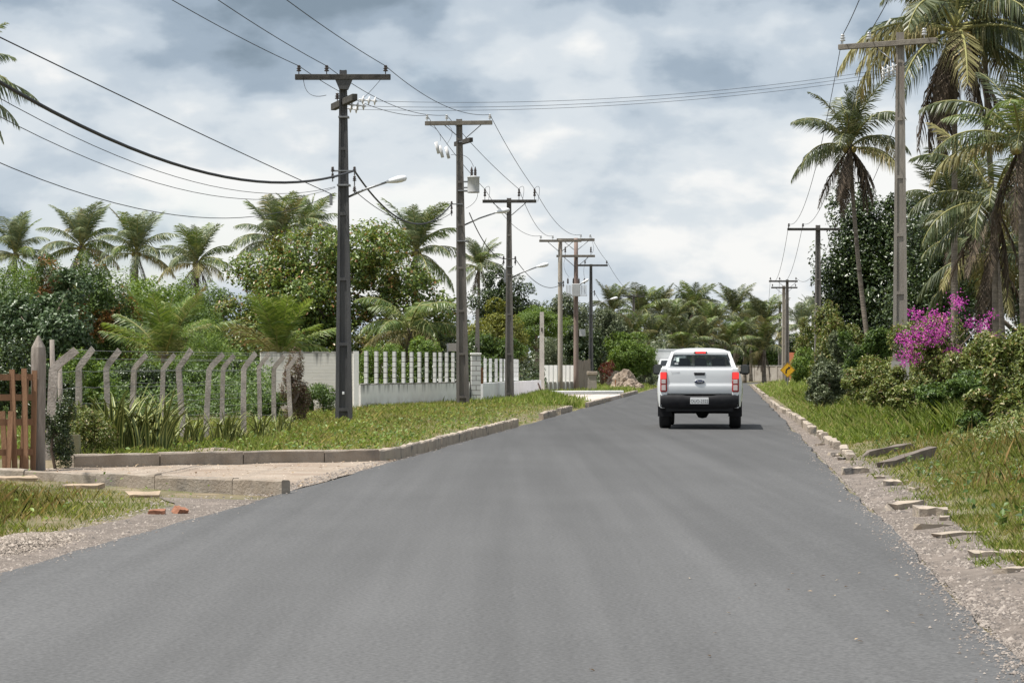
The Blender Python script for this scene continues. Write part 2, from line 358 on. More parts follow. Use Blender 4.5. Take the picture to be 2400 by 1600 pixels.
M_leaf_grey = leafmat('greyish_leaves', [(0, (0.035, 0.05, 0.022)), (0.5, (0.075, 0.095, 0.045)), (1, (0.17, 0.19, 0.11))], rough=0.4, transl=0.2, lift=1.35)
M_flower = leafmat('magenta_bracts', [(0, (0.36, 0.05, 0.26)), (0.6, (0.50, 0.09, 0.42)), (1, (0.62, 0.18, 0.36))], rough=0.6, transl=0.35)
M_grass = leafmat('grass_blades', [(0, (0.115, 0.15, 0.03)), (0.45, (0.205, 0.265, 0.055)), (0.8, (0.31, 0.345, 0.10)), (1, (0.52, 0.46, 0.24))], tint=(0.42, 0.32, 0.15), tscale=1.3, tlo=0.52, thi=0.70, tamt=0.65, rough=0.5, transl=0.4)
M_grass_green = leafmat('green_grass_blades', [(0, (0.105, 0.15, 0.026)), (0.5, (0.195, 0.275, 0.055)), (0.85, (0.31, 0.37, 0.105)), (1, (0.48, 0.44, 0.21))], tint=(0.40, 0.32, 0.15), tscale=1.1, tlo=0.60, thi=0.78, tamt=0.5, rough=0.5, transl=0.4)
M_grass_dry = leafmat('dry_grass_blades', [(0, (0.18, 0.17, 0.045)), (0.5, (0.36, 0.27, 0.10)), (1, (0.54, 0.42, 0.21))], tint=(0.17, 0.20, 0.045), tscale=1.6, tlo=0.48, thi=0.6, rough=0.6, transl=0.4)

# ------------------------------------------------------------------ the lie of the land
def smooth(a, b, x):
    t = np.clip((x - a) / (b - a), 0, 1); return t * t * (3 - 2 * t)
def line1(x): return 35.4 + (x + 6.0) * 0.634          # far kerb of the driveway
def line2(x): return 30.6 - (x + 6.1) * 0.83           # near kerb of the driveway
def gz(x, y):
    """ground height, numpy"""
    x = np.asarray(x, float); y = np.asarray(y, float)
    ys = np.minimum(y, 190.0)
    dr = x - (SLOPE * ys + 1.33); dl = (SLOPE * ys - 4.9) - x
    z = np.full(np.broadcast(x, y).shape, -0.07)
    right = -0.06 + 0.05 * np.clip(dr / 0.55, 0, 1) + 0.06 * smooth(0.75, 1.2, dr) + 0.055 * np.clip(dr - 1.0, 0, 7)
    bump = 0.04 * np.sin(x * 1.7 + y * 0.6) * np.sin(y * 0.45 - x * 0.3) * smooth(0.8, 1.6, dr)
    z = np.where(dr > 0, right + bump, z)
    verge = -0.06 + 0.11 * smooth(0.45, 0.9, dl)
    drive = (y > line2(x) + 0.08) & (y < line1(x) + 0.45)
    near = y <= line2(x) + 0.08
    near_z = -0.06 + 0.035 * np.clip(dl / 1.2, 0, 1) + 0.03 * np.clip(dl - 1.2, 0, 3)
    left = np.where(drive, -0.045, np.where(near, near_z, verge))
    z = np.where(dl > 0, left, z)
    return np.where(y > 200, -0.02, z)
def gz1(x, y): return float(gz(np.array([x]), np.array([y]))[0])

def build_ground():
    xs = np.unique(np.concatenate([np.array([-2500, -1200, -600, -300, -160, -90, -60, -40, -28]), np.arange(-20, 30, 0.36), np.array([34, 45, 60, 90, 160, 300, 600, 1200, 2500])]))
    ys = np.unique(np.concatenate([np.array([-200, -60, -20, 0]), np.arange(6, 70, 0.3), np.arange(70, 200, 2.0), np.array([206, 215, 230, 250, 280, 320, 400, 600, 1000, 2000, 4500])]))
    Xg, Yg = np.meshgrid(xs, ys, indexing='ij'); Zg = gz(Xg, Yg)
    V = np.stack([Xg, Yg, Zg], -1).reshape(-1, 3); nx, ny = len(xs), len(ys)
    i, j = np.meshgrid(np.arange(nx - 1), np.arange(ny - 1), indexing='ij')
    a = (i * ny + j).ravel(); F = np.stack([a, a + ny, a + ny + 1, a + 1], 1)
    kind(link('ground', np_mesh('ground', V, F, M_soil, True)), 'structure')
build_ground()

def road_centre():
    """stations along the road: (x, y, dx, dy)"""
    out = []; n = math.hypot(SLOPE, 1); d = Vector((SLOPE / n, 1 / n))
    s = -25.0
    while s < 190: out.append((SLOPE * s - 1.785, s, d.x, d.y)); s += 0.6
    p = Vector((SLOPE * 190 - 1.785, 190)); R = 75.0; ang = math.atan2(d.y, d.x); step = 1.5
    for k in range(75):
        out.append((p.x, p.y, math.cos(ang), math.sin(ang)))
        p += Vector((math.cos(ang), math.sin(ang))) * step
        if ang > math.radians(8): ang -= step / R
    return out
def build_road():
    rng = random.Random(4); mb = MB(); W = 3.105; prof = [-1, -0.8, -0.4, 0, 0.4, 0.8, 1]; st = road_centre()
    jl = jr = 0.0; top = []; skirt = []
    for x, y, dx, dy in st:
        jl = jl * 0.72 + rng.uniform(-0.035, 0.035); jr = jr * 0.72 + rng.uniform(-0.035, 0.035)
        rx, ry = dy, -dx
        row = []
        for q in prof:
            w = q * W + (jl if q == -1 else jr if q == 1 else 0)
            row.append((x + rx * w, y + ry * w, 0.0 - 0.012 * abs(q) ** 2))
        top.append(row)
    n = len(prof); P = [v for r in top for v in r]
    mb.add(P, [(i * n + j, i * n + j + 1, (i + 1) * n + j + 1, (i + 1) * n + j) for i in range(len(st) - 1) for j in range(n - 1)], True)
    mb.cur = 1
    for side, sg in ((0, -1), (n - 1, 1)):
        o = []
        for k, (x, y, dx, dy) in enumerate(st):
            v = top[k][side]; q = 0.05 + rng.uniform(0, 0.03)
            o += [v, (v[0] + dy * sg * q, v[1] - dx * sg * q, -0.10)]
        mb.add(o, [(2 * i, 2 * i + 1, 2 * i + 3, 2 * i + 2) if sg > 0 else (2 * i, 2 * i + 2, 2 * i + 3, 2 * i + 1) for i in range(len(st) - 1)])
    kind(part('road', mb, (M_asphalt, M_lip), None), 'structure')
build_road()

def strip(name, f_in, f_out, y0, y1, dy, m, nx=5, dz=0.012, jit=0.08, seed=1):
    rng = random.Random(seed); mb = MB(); ys = np.arange(y0, y1 + 1e-6, dy); P = []
    j = 0
    for y in ys:
        j = 0.7 * j + rng.uniform(-jit, jit); a, b = f_in(y), f_out(y) + j
        for k in range(nx):
            x = a + (b - a) * k / (nx - 1); P.append((x, y, gz1(x, y) + dz))
    mb.grid(P, len(ys), nx)
    return kind(part(name, mb, m, None), 'structure')
strip('gravel_shoulder_right', lambda y: edge_r(y) + 0.06, lambda y: edge_r(y) + (0.72 if y < 34 else max(0.35, 0.72 - (y - 34) * 0.03)), 8, 190, 0.5, M_shoulder, seed=2)
def left_outer(y):
    if y < 27.4: return edge_l(y) - 0.75 - 0.45 * max(0, math.sin((y - 14) * 0.55))
    return edge_l(y) - 0.25
strip('gravel_shoulder_left', lambda y: edge_l(y) - 0.06, left_outer, 8, 27.0, 0.5, M_shoulder, seed=3)

def build_driveway():
    mb = MB(); P = []; nu, nv = 34, 14
    for i in range(nu):
        u = i / (nu - 1)
        for j in range(nv):
            v = j / (nv - 1)
            # from the kerbs by the gate to the asphalt edge
            xa = -16 + (u) * (16 - 1.2)
            lo, hi = line2(xa) + 0.12, line1(xa) - 0.06
            y = lo + (hi - lo) * v
            x = xa
            e = edge_l(y) - 0.05
            if x > e: x = e
            P.append((x, y, -0.033 + 0.008 * math.sin(x * 3 + y * 2)))
    mb.grid(P, nu, nv); kind(part('driveway', mb, M_sand, None), 'structure')
build_driveway()

# ------------------------------------------------------------------ kerbs
def kerb_mesh(name, m, seed, L=1.0, H=0.30, W=0.13):
    rng = random.Random(seed); mb = MB(); b = 0.018; n = 5; P = []
    prof = [(0, -H / 2), (0, H / 2 - b), (b, H / 2), (W - b, H / 2), (W, H / 2 - b), (W, -H / 2)]
    for i in range(n):
        x = -L / 2 + L * i / (n - 1)
        for y, z in prof: P.append((x, y + rng.uniform(-.006, .006), z + (rng.uniform(-.012, .006) if z > 0 else 0)))
    k = len(prof)
    mb.add(P, [(i * k + j, i * k + j + 1, (i + 1) * k + j + 1, (i + 1) * k + j) for i in range(n - 1) for j in range(k - 1)])
    mb.add([P[j] for j in range(k)], [tuple(range(k))]); mb.add([P[(n - 1) * k + j] for j in range(k)], [tuple(range(k - 1, -1, -1))])
    return mb.mesh(name, m)
KM = [kerb_mesh('kerb_stone', M_kerb, s) for s in range(4)]
KMP = [kerb_mesh('kerb_stone_pale', M_kerb_pale, s + 10) for s in range(4)]
def kerb_run(label, pts, ln, top, meshes, seed=0, gap=0.02, jitter=0.01, skip=(), group=None):
    """a row of kerb stones along a path; pts ground points (x, y)"""
    rng = random.Random(seed)
    t = thing('kerb', label, 'kerb', (pts[0][0], pts[0][1], 0), 0, group)
    P = [Vector(p) for p in pts]; seg = [(P[i + 1] - P[i]).length for i in range(len(P) - 1)]
    def pos(s):
        for i, q in enumerate(seg):
            if s <= q or i == len(seg) - 1: return P[i] + (P[i + 1] - P[i]) * (s / q)
            s -= q
    s = 0.0; tot = sum(seg); k = 0
    while s < tot - 0.15:
        l = min(ln * rng.choice((1, 1, 1, 0.62, 0.8)), tot - s); a, b = pos(s), pos(s + l - gap); d = b - a; c = (a + b) / 2
        if k not in skip:
            link('kerb_stone', rng.choice(meshes), t, (c.x - pts[0][0], c.y - pts[0][1], top - 0.15 + rng.uniform(-jitter, jitter)),
                 (rng.uniform(-.03, .03), rng.uniform(-.015, .015), math.atan2(d.y, d.x) + rng.uniform(-.02, .02) * jitter * 80), (d.length, 1, 1))
        s += l; k += 1
    return t
kerb_run('row of brown kerb stones along the far side of the dirt driveway', [(-6.05, 35.35), (-4.6, 36.25), (-3.0, 37.25), (-1.95, 37.85)], 1.3, 0.155, KM, 1)
kerb_run('row of grey kerb stones along the near side of the dirt driveway ending at the asphalt', [(-9.5, 33.4), (-6.1, 30.6), (-4.2, 29.05), (-2.45, 27.6)], 1.25, 0.135, KM, 2)
kp = [(-1.95, 37.85)] + [(edge_l(y) - 0.17, y) for y in (39.6, 42, 46, 50, 55, 61)]
kerb_run('long curving run of yellowish kerb stones along the left grass verge', kp, 1.0, 0.135, KMP, 3)
kerb_run('short kerb piece in the left verge just past the first gap', [(edge_l(y) - 0.12, y) for y in (68.5, 73.5)], 1.0, 0.14, KMP, 4)
kerb_run('short kerb piece in the left verge with grass at both ends', [(edge_l(y) - 0.1, y) for y in (75, 80.5)], 1.0, 0.15, KMP, 5)
kerb_run('kerb in front of the white concrete apron on the left', [(edge_l(y) + 0.0, y) for y in (88, 104)], 1.0, 0.15, KMP, 6)
kerb_run('farthest left kerb beside the mound of earth', [(edge_l(y) + 0.0, y) for y in (116, 134)], 1.0, 0.15, KMP, 7)
kerb_run('long uneven kerb along the right verge between pickup and curve sign', [(edge_r(y) + (0.42 if y < 80 else 0.25), y) for y in (52, 60, 70, 85, 110, 140, 165, 186)], 1.5, 0.12, KMP, 8, jitter=0.03, gap=0.05, skip=(5, 9, 17))
kerb_run('crooked stretch of pale kerb stones opposite the pickup tail', [(edge_r(y) + 0.5, y) for y in (37.5, 42, 47, 51.2)], 1.5, 0.10, KMP, 9, jitter=0.025, gap=0.05, skip=(3,))

def chunk(name, label, px, py, d, rz, tilt, m, seed=0, cat='stone', group=None):
    """a broken block lying on the ground at picture place px,py"""
    Y = CAM_H * FOC / (py - 860); x = X_at(px, Y); rng = random.Random(seed)
    if name not in ('brick_piece', 'flagstone', 'concrete_beam'): d = (d[0] * .6, d[1] * .7, d[2] * .5 + .02)
    mb = MB(); nx = 4
    P = []
    for i in range(nx + 1):
        u = i / nx - 0.5; sh = rng.uniform(0.86, 1.04)
        for (a, b) in ((-.5, -.5), (.5, -.5), (.5, .5), (-.5, .5)):
            P.append((u * d[0] + rng.uniform(-.03, .03) * d[0] + (rng.uniform(-.12, .12) * d[0] if i in (0, nx) else 0), a * d[1] * sh + rng.uniform(-.05, .05) * d[1], b * d[2] + rng.uniform(-.1, .1) * d[2]))
    F = [(i * 4 + j, i * 4 + (j + 1) % 4, i * 4 + 4 + (j + 1) % 4, i * 4 + 4 + j) for i in range(nx) for j in range(4)]
    F += [(3, 2, 1, 0), tuple(nx * 4 + j for j in range(4))]
    mb.add(P, F)
    o = part(name, mb, m, None, (x, Y, gz1(x, Y) + d[2] * (.42 if name in ('brick_piece', 'flagstone', 'concrete_beam') else .2)), (tilt[0], tilt[1], rz))
    return tag(o, label, cat, group)
M_board_old = mat('mossy_old_concrete', (.12, .10, .085), (.19, .16, .135), scale=5, rough=.95, bump=.5)
chunk('kerb_block', 'square cut kerb block with a pale end face lying on the gravel', 2003, 1105, (0.55, 0.28, 0.22), 0.25, (0, 0), M_kerb_pale, 1, 'concrete block')
chunk('concrete_beam', 'long dark concrete beam tilted up in the right grass, nearer of two', 2120, 1092, (1.5, 0.12, 0.13), 0.95, (0, -0.11), M_board_old, 2, 'concrete beam')
chunk('concrete_beam', 'long dark concrete beam in the right grass, farther of two', 2080, 1070, (1.3, 0.11, 0.12), 0.9, (0, -0.08), M_board_old, 3, 'concrete beam')
chunk('kerb_block', 'small block beside the green tuft below the two beams', 2092, 1136, (0.35, 0.2, 0.15), 0.1, (0.1, 0), M_kerb_pale, 4, 'concrete block')
chunk('kerb_slab', 'long pale kerb slab sunk in the gravel beside the broken slab', 2120, 1186, (1.1, 0.22, 0.16), 1.0, (0, 0), M_kerb_pale, 5, 'concrete slab')
chunk('kerb_slab', 'broken brown slab cracked across with a dark front face', 2185, 1206, (0.5, 0.3, 0.2), 0.1, (0.05, 0.03), M_kerb_pale, 6, 'concrete slab')
chunk('kerb_slab', 'thin pale sliver of concrete lying below the cracked slab', 2195, 1232, (0.6, 0.12, 0.07), 0.5, (0, 0.05), M_kerb_pale, 7, 'concrete slab')
chunk('kerb_slab', 'flat pale slab half covered by gravel, second from the frame corner', 2240, 1252, (0.75, 0.22, 0.06), 0.7, (0, 0), M_kerb_pale, 8, 'concrete slab')
chunk('kerb_slab', 'pale slab on edge at the right frame side, left of a pair', 2305, 1302, (0.30, 0.16, 0.10), 0.05, (0.1, 0), M_kerb_pale, 9, 'concrete slab')
chunk('kerb_slab', 'pale slab at the right frame side, right of a pair', 2372, 1305, (0.24, 0.16, 0.12), -0.05, (0.05, 0), M_kerb_pale, 10, 'concrete slab')
chunk('kerb_slab', 'lowest pale slab at the right frame edge', 2375, 1338, (0.42, 0.14, 0.06), 0.6, (0, 0), M_kerb_pale, 11, 'concrete slab')
for i, (px, py) in enumerate(((1960, 1066), (1975, 1074), (1950, 1062), (1990, 1082), (1922, 1040), (2215, 1218), (2140, 1150), (2060, 1120))):
    chunk('stone_fragment', 'fist sized pale fragment of broken kerb in the right roadside gravel', px, py, (0.2 + 0.05 * (i % 3), 0.13, 0.09), i * 0.9, (0.1, 0), M_kerb_pale, 20 + i, 'stone', 'fragments of broken kerb on the right')
M_brick = mat('orange_brick', (0.24, 0.105, 0.06), (0.33, 0.16, 0.10), scale=9, rough=0.9, bump=0.5)
chunk('brick_piece', 'reddish brick lump lying on the left gravel, left one', 367, 1196, (0.15, 0.09, 0.055), 0.2, (0.1, 0), M_brick, 31, 'brick')
chunk('brick_piece', 'rounder reddish brick lump on the left gravel, right one', 423, 1193, (0.12, 0.11, 0.075), 0.8, (0.3, 0.2), M_brick, 32, 'brick')
M_slab = mat('tan_flagstone', (0.40, 0.31, 0.22), (0.32, 0.25, 0.18), scale=6, rough=0.95, bump=0.4)
chunk('flagstone', 'flat tan stone slab leaning at the middle of the near kerb', 333, 1160, (0.36, 0.22, 0.05), 0.2, (0.15, 0), M_slab, 33, 'stone slab')
chunk('flagstone', 'flat tan stone slab in the grass below the near kerb, middle one', 190, 1146, (0.44, 0.2, 0.05), 0.1, (0.1, 0), M_slab, 34, 'stone slab')
chunk('flagstone', 'flat tan stone slab at the left frame edge in dry grass', 40, 1134, (0.50, 0.2, 0.05), 0.05, (0.1, 0), M_slab, 35, 'stone slab')

# gravel: too many to count
def stones(name, n, f, size, seed, m=M_gravel):
    r = np.random.default_rng(seed); P = f(r, n); n = len(P)
    base = np.array([(1, 0, 0), (0, 1, 0), (-1, 0, 0), (0, -1, 0), (0, 0, .7)], float) - np.array([0, 0, .12])
    s = r.uniform(size[0], size[1], (n, 1, 1)) * (0.5 + r.random((n, 1, 1)) ** 3)
    J = base[None] * r.uniform(0.6, 1.3, (n, 5, 1)) + r.uniform(-.15, .15, (n, 5, 3))
    a = r.uniform(0, 6.28, n); c, si = np.cos(a), np.sin(a)
    J = np.stack([J[..., 0] * c[:, None] - J[..., 1] * si[:, None], J[..., 0] * si[:, None] + J[..., 1] * c[:, None], J[..., 2]], -1) * s
    V = (J + P[:, None, :]).reshape(-1, 3)
    f0 = np.array([(0, 1, 4), (1, 2, 4), (2, 3, 4), (3, 0, 4)])
    F = (f0[None] + (np.arange(n) * 5)[:, None, None]).reshape(-1, 3)
    return kind(link(name, np_mesh(name, V, F, m)), 'stuff')
def near_y(r, n, a, b): return 1 / (1 / b + (1 / a - 1 / b) * r.random(n))
def g_right(r, n):
    y = near_y(r, n, 9, 75); w = np.where(y < 34, 0.78, np.maximum(0.4, 0.78 - (y - 34) * 0.03)); x = SLOPE * y + 1.36 + w * r.random(n) ** 1.5
    k = (np.sin(x * 5 + 2 * np.sin(y * 1.9)) * np.sin(y * 2.3 + np.sin(x * 4)) + r.normal(size=n) * .45) > -.25; x, y = x[k], y[k]
    return np.stack([x, y, gz(x, y) + 0.014], 1)
def g_left(r, n):
    y = near_y(r, n, 9, 40); w = np.where(y < 27.5, 0.85 + 0.45 * np.maximum(0, np.sin((y - 14) * .55)), 0.35)
    x = SLOPE * y - 4.93 - w * r.random(n) ** 1.2
    return np.stack([x, y, np.where((y > 27.5) & (y < 37), -0.035, gz(x, y)) + 0.012], 1)
def g_drive(r, n):
    x = r.uniform(-9, -1.5, n); y = line2(x) + .2 + (line1(x) - line2(x) - .3) * r.random(n); x = np.minimum(x, SLOPE * y - 4.98)
    return np.stack([x, y, np.full(n, -0.024)], 1)
def g_pile(r, n):
    u = r.normal(0, 1, (n, 2)); y = 19.9 + u[:, 0] * .8; x = SLOPE * y - 5.55 + u[:, 1] * .17
    return np.stack([x, y, gz(x, y) + 0.09 * np.exp(-(u ** 2).sum(1) / 2)], 1)
M_grit2 = leafmat('sandy_gravel', [(0, (0.13, 0.11, 0.09)), (0.6, (0.25, 0.21, 0.175)), (1, (0.38, 0.33, 0.28))], transl=0.0, rough=0.9)
M_grit = leafmat('sandy_grit', [(0, (0.24, 0.18, 0.13)), (0.6, (0.40, 0.32, 0.25)), (1, (0.55, 0.46, 0.37))], transl=0.0, rough=0.9)
stones('roadside_gravel_right', 30000, g_right, (0.006, 0.019), 1)
stones('roadside_gravel_left', 16000, g_left, (0.006, 0.017), 2)
stones('driveway_grit', 3500, g_drive, (0.005, 0.013), 3, M_grit)
def g_edge(side):
    def f(r, n):
        y = near_y(r, n, 9, 60); q = np.abs(r.normal(size=n)) * .11
        x = SLOPE * y + 1.38 - q if side > 0 else SLOPE * y - 4.95 + q
        return np.stack([x, y, np.full(n, -.006)], 1)
    return f
stones('grit_over_road_edge_right', 4500, g_edge(1), (0.004, 0.012), 6); stones('grit_over_road_edge_left', 3500, g_edge(-1), (0.004, 0.011), 7)
stones('gravel_heap', 5500, g_pile, (0.006, 0.018), 5, M_grit2)

# ------------------------------------------------------------------ garden walls on the left
def brickmat(name, base, joint, bw, rh, bumpd=0.35, var=0.08):
    m = bpy.data.materials.new(name); nt, N, L, b = nodes_of(m)
    tc = N.new('ShaderNodeTexCoord'); sp = N.new('ShaderNodeSeparateXYZ'); L.new(tc.outputs['Object'], sp.inputs[0])
    cb = N.new('ShaderNodeCombineXYZ'); L.new(sp.outputs[0], cb.inputs[0]); L.new(sp.outputs[2], cb.inputs[1])
    br = N.new('ShaderNodeTexBrick'); L.new(cb.outputs[0], br.inputs[0]); br.inputs['Scale'].default_value = 1
    br.inputs['Brick Width'].default_value = bw; br.inputs['Row Height'].default_value = rh; br.inputs['Mortar Size'].default_value = rh * 0.09
    br.inputs['Mortar Smooth'].default_value = 0.3
    br.inputs['Color1'].default_value = (*base, 1); br.inputs['Color2'].default_value = (*[c * (1 - var) for c in base], 1); br.inputs['Mortar'].default_value = (*joint, 1)
    n = N.new('ShaderNodeTexNoise'); n.inputs['Scale'].default_value = 2.2; n.inputs['Detail'].default_value = 6; L.new(tc.outputs['Object'], n.inputs['Vector'])
    mr = N.new('ShaderNodeMapRange'); mr.inputs['From Min'].default_value = .58; mr.inputs['From Max'].default_value = .75; mr.inputs['To Max'].default_value = .55; L.new(n.outputs[0], mr.inputs[0])
    mx = N.new('ShaderNodeMix'); mx.data_type = 'RGBA'; L.new(mr.outputs[0], mx.inputs[0]); L.new(br.outputs[0], mx.inputs[6]); mx.inputs[7].default_value = (*[c * .6 for c in base], 1)
    L.new(mx.outputs[2], b.inputs['Base Color']); b.inputs['Roughness'].default_value = .9
    bp = N.new('ShaderNodeBump'); bp.inputs['Strength'].default_value = bumpd; bp.inputs['Distance'].default_value = .02; bp.invert = True
    L.new(br.outputs['Fac'], bp.inputs['Height']); L.new(bp.outputs[0], b.inputs['Normal']); return m
M_wb = brickmat('whitewashed_brick', (0.74, 0.72, 0.67), (0.60, 0.58, 0.54), 0.40, 0.105)
M_pb = brickmat('pillar_block', (0.60, 0.60, 0.58), (0.20, 0.19, 0.18), 0.6, 0.175, 0.5)
M_pb2 = brickmat('pillar_block_fresh', (0.72, 0.72, 0.72), (0.50, 0.50, 0.50), 0.6, 0.175, 0.5)
def mould_mat(name, base, ztop, run, dark=(.10, .10, .092), amt=.8, brick=None):
    m = bpy.data.materials.new(name); nt, N, L, b = nodes_of(m); tc = N.new('ShaderNodeTexCoord'); sp = N.new('ShaderNodeSeparateXYZ'); L.new(tc.outputs['Object'], sp.inputs[0])
    def nz(s, st, d=6):
        mp = N.new('ShaderNodeMapping'); mp.inputs['Scale'].default_value = st; L.new(tc.outputs['Object'], mp.inputs[0]); n = N.new('ShaderNodeTexNoise'); n.inputs['Scale'].default_value = s; n.inputs['Detail'].default_value = d; n.inputs['Roughness'].default_value = .65; L.new(mp.outputs[0], n.inputs['Vector']); return n.outputs[0]
    def mr(v, a, c, lo=0.0, hi=1.0):
        r = N.new('ShaderNodeMapRange'); r.inputs['From Min'].default_value = a; r.inputs['From Max'].default_value = c; r.inputs['To Min'].default_value = lo; r.inputs['To Max'].default_value = hi; L.new(v, r.inputs[0]); return r.outputs[0]
    def mul(a, c):
        q = N.new('ShaderNodeMath'); q.operation = 'MULTIPLY'; L.new(a, q.inputs[0]); L.new(c, q.inputs[1]); return q.outputs[0]
    def mix(f, c0, c1):
        x = N.new('ShaderNodeMix'); x.data_type = 'RGBA'; L.new(f, x.inputs[0])
        for i, c in ((6, c0), (7, c1)):
            if isinstance(c, tuple): x.inputs[i].default_value = (*c, 1)
            else: L.new(c, x.inputs[i])
        return x.outputs[2]
    col = mix(mr(nz(1.6, (1, 1, 1)), .35, .65), base, tuple(c * .9 for c in base))
    runs = mul(mr(nz(3.0, (1.6, 1, .12)), .42, .62), mr(sp.outputs[2], ztop - run, ztop, 0, 1))
    col = mix(mr(runs, .15, .8, 0, amt), col, dark)
    splash = mul(mr(nz(2.2, (1, 1, 1)), .40, .65), mr(sp.outputs[2], .45, .0, 0, .75)); col = mix(splash, col, (.34, .27, .20))
    L.new(col, b.inputs['Base Color']); b.inputs['Roughness'].default_value = .92
    bp = N.new('ShaderNodeBump'); bp.inputs['Strength'].default_value = .3; bp.inputs['Distance'].default_value = .02
    if brick:
        cb = N.new('ShaderNodeCombineXYZ'); L.new(sp.outputs[0], cb.inputs[0]); L.new(sp.outputs[2], cb.inputs[1]); br = N.new('ShaderNodeTexBrick'); L.new(cb.outputs[0], br.inputs[0])
        br.inputs['Scale'].default_value = 1; br.inputs['Brick Width'].default_value = brick[0]; br.inputs['Row Height'].default_value = brick[1]; br.inputs['Mortar Size'].default_value = .012; bp.invert = True; bp.inputs['Strength'].default_value = .7; L.new(br.outputs['Fac'], bp.inputs['Height'])
    else: L.new(nz(25, (1, 1, 1), 3), bp.inputs['Height'])
    L.new(bp.outputs[0], b.inputs['Normal']); return m
def wall_frame(p0, p1):
    d = Vector((p1[0] - p0[0], p1[1] - p0[1])); return d.length, math.atan2(d.y, d.x)
# solid whitewashed wall
pA = (X_at(610, 79.0), 79.0); pB = (X_at(838, 79.6), 79.6)
L_, rz = wall_frame(pA, pB)
w = thing('boundary_wall', 'solid whitewashed brick wall with dark stained top behind the concrete fence posts', 'wall', (pA[0], pA[1], 0), rz)
mb = MB(); mb.box((L_ / 2, 0, 0.83), (L_, 0.16, 1.90)); part('wall_panel', mb, mould_mat('whitewashed_brick_with_mould', (.82, .79, .73), 1.80, .55, brick=(.40, .105)), w)
mb = MB()
r_ = random.Random(3); n_ = 30
for i in range(n_):
    h = r_.uniform(.03, .07); mb.box(((i + .5) * L_ / n_, 0, 1.78 + h / 2), (L_ / n_, 0.17, h))
part('stained_coping', mb, M_grime, w)
mb = MB(); mb.box((L_ - .06, -.08, 0.87), (.16, .12, 1.96)); part('end_pilaster', mb, M_white_wall, w)
# old pillar wall
def pillar_wall(label, p0, p1, ztop, zp, xs_px, wpx, base_m, pil_m, cap_m, over=0.0, thick=0.18):
    L_, rz = wall_frame(p0, p1)
    w = thing('pillar_wall', label, 'wall', (p0[0], p0[1], 0), rz)
    mb = MB(); mb.box((L_ / 2, 0, ztop / 2 - .12), (L_, thick, ztop + .24)); part('low_wall', mb, base_m, w)
    if cap_m:
        mb = MB(); n = 26; rr = random.Random(8)
        for i in range(n):
            h = rr.uniform(.015, .05); mb.box(((i + .5) * L_ / n, 0, ztop + .003 + h / 2), (L_ / n, thick + .012, h))
        part('stained_coping', mb, cap_m, w)
    c, s = math.cos(rz), math.sin(rz); pm = None
    for k, px in enumerate(xs_px):
        # where the sight line to px meets the wall line
        g = (px - 1200) / FOC; t = (g * p0[1] - p0[0]) / (c - g * s); yy = p0[1] + s * t
        wd = wpx / FOC * yy
        if pm is None:
            mb = MB(); mb.box((0, 0, (zp - ztop - .03) / 2), (wd * .8, .105, zp - ztop - .03)); pm = mb.mesh('pillar', pil_m)
        link('pillar', pm, w, (t, 0, ztop + .03), (0, 0, 0), (1, 1, 1 - .004 * (k % 3)))
    return w
pC = (X_at(1104, 92.0), 92.0)
pB2 = (X_at(839, 80.2), 80.2)
pillar_wall('weathered low white wall with a row of narrow block pillars between the two big poles', pB2, pC, 0.79, 1.87,
            [600 + x / 3.36 for x in (868, 948, 1020, 1090, 1162, 1225, 1287, 1345, 1408, 1452, 1502, 1552)], 9.6, mould_mat('whitewash_with_mould', (.86, .85, .82), .82, .42), M_pb, M_grime)
pD = (X_at(1264, 114.5), 114.5); pC2 = (X_at(1126, 92.4), 92.4)
pillar_wall('freshly painted white low wall with white pillars behind the third pole', pC2, pD, 0.77, 1.68,
            [1030 + x / 5.88 for x in (630, 703, 782, 848, 905, 970, 1038, 1072)], 7.2, mould_mat('fresh_paint_dusty_foot', (.86, .86, .87), .77, .05, amt=.1), M_pb2, None)
g = thing('gate_pillar', 'square white block gate pillar with exposed brick courses right of the second pole', 'pillar', (X_at(1115, 91.6), 91.6, 0), 0.1)
mb = MB(); mb.box((0, 0, .84), (.33, .36, 1.92)); part('shaft', mb, M_pb, g)
mb = MB(); mb.box((0, 0, 1.83), (.38, .40, .06), bev=.01); part('cap', mb, M_white_wall, g)
mb = MB(); mb.box((.21, .05, 1.05), (.12, .05, .58)); part('letter_box', mb, mat('rusty_panel', (.26, .12, .06), (.34, .17, .09), rough=.8), g)
# white concrete apron and its painted edge
mb = MB(); ap = [(X_at(1212, 104), 104), (edge_l(96) - .2, 96), (edge_l(106) - .15, 106), (edge_l(119) - .1, 119), (X_at(1212, 116.8), 116.8)]
mb.add([(x, y, .10) for x, y in ap] + [(x, y, -.1) for x, y in ap], [(0, 1, 2, 3, 4)] + [(i, i + 5, (i + 1) % 5 + 5, (i + 1) % 5) for i in range(5)])
kind(part('concrete_apron', mb, mat('pinkish_concrete', (.46, .40, .37), (.54, .49, .46), scale=.8, rough=.9, bump=.2, c3=(.36, .27, .2), s3=.5), None), 'structure')
e0, e1 = Vector((X_at(1208, 117), 117)), Vector((edge_l(119.5) - .2, 119.5)); dd = e1 - e0
mb = MB(); mb.box((dd.length / 2, 0, .11), (dd.length, .35, .30), bev=.02)
w = part('painted_step', mb, M_new_white, None, (e0.x, e0.y, 0), (0, 0, math.atan2(dd.y, dd.x)))
tag(w, 'low white painted concrete step running from the white wall to the road', 'step')

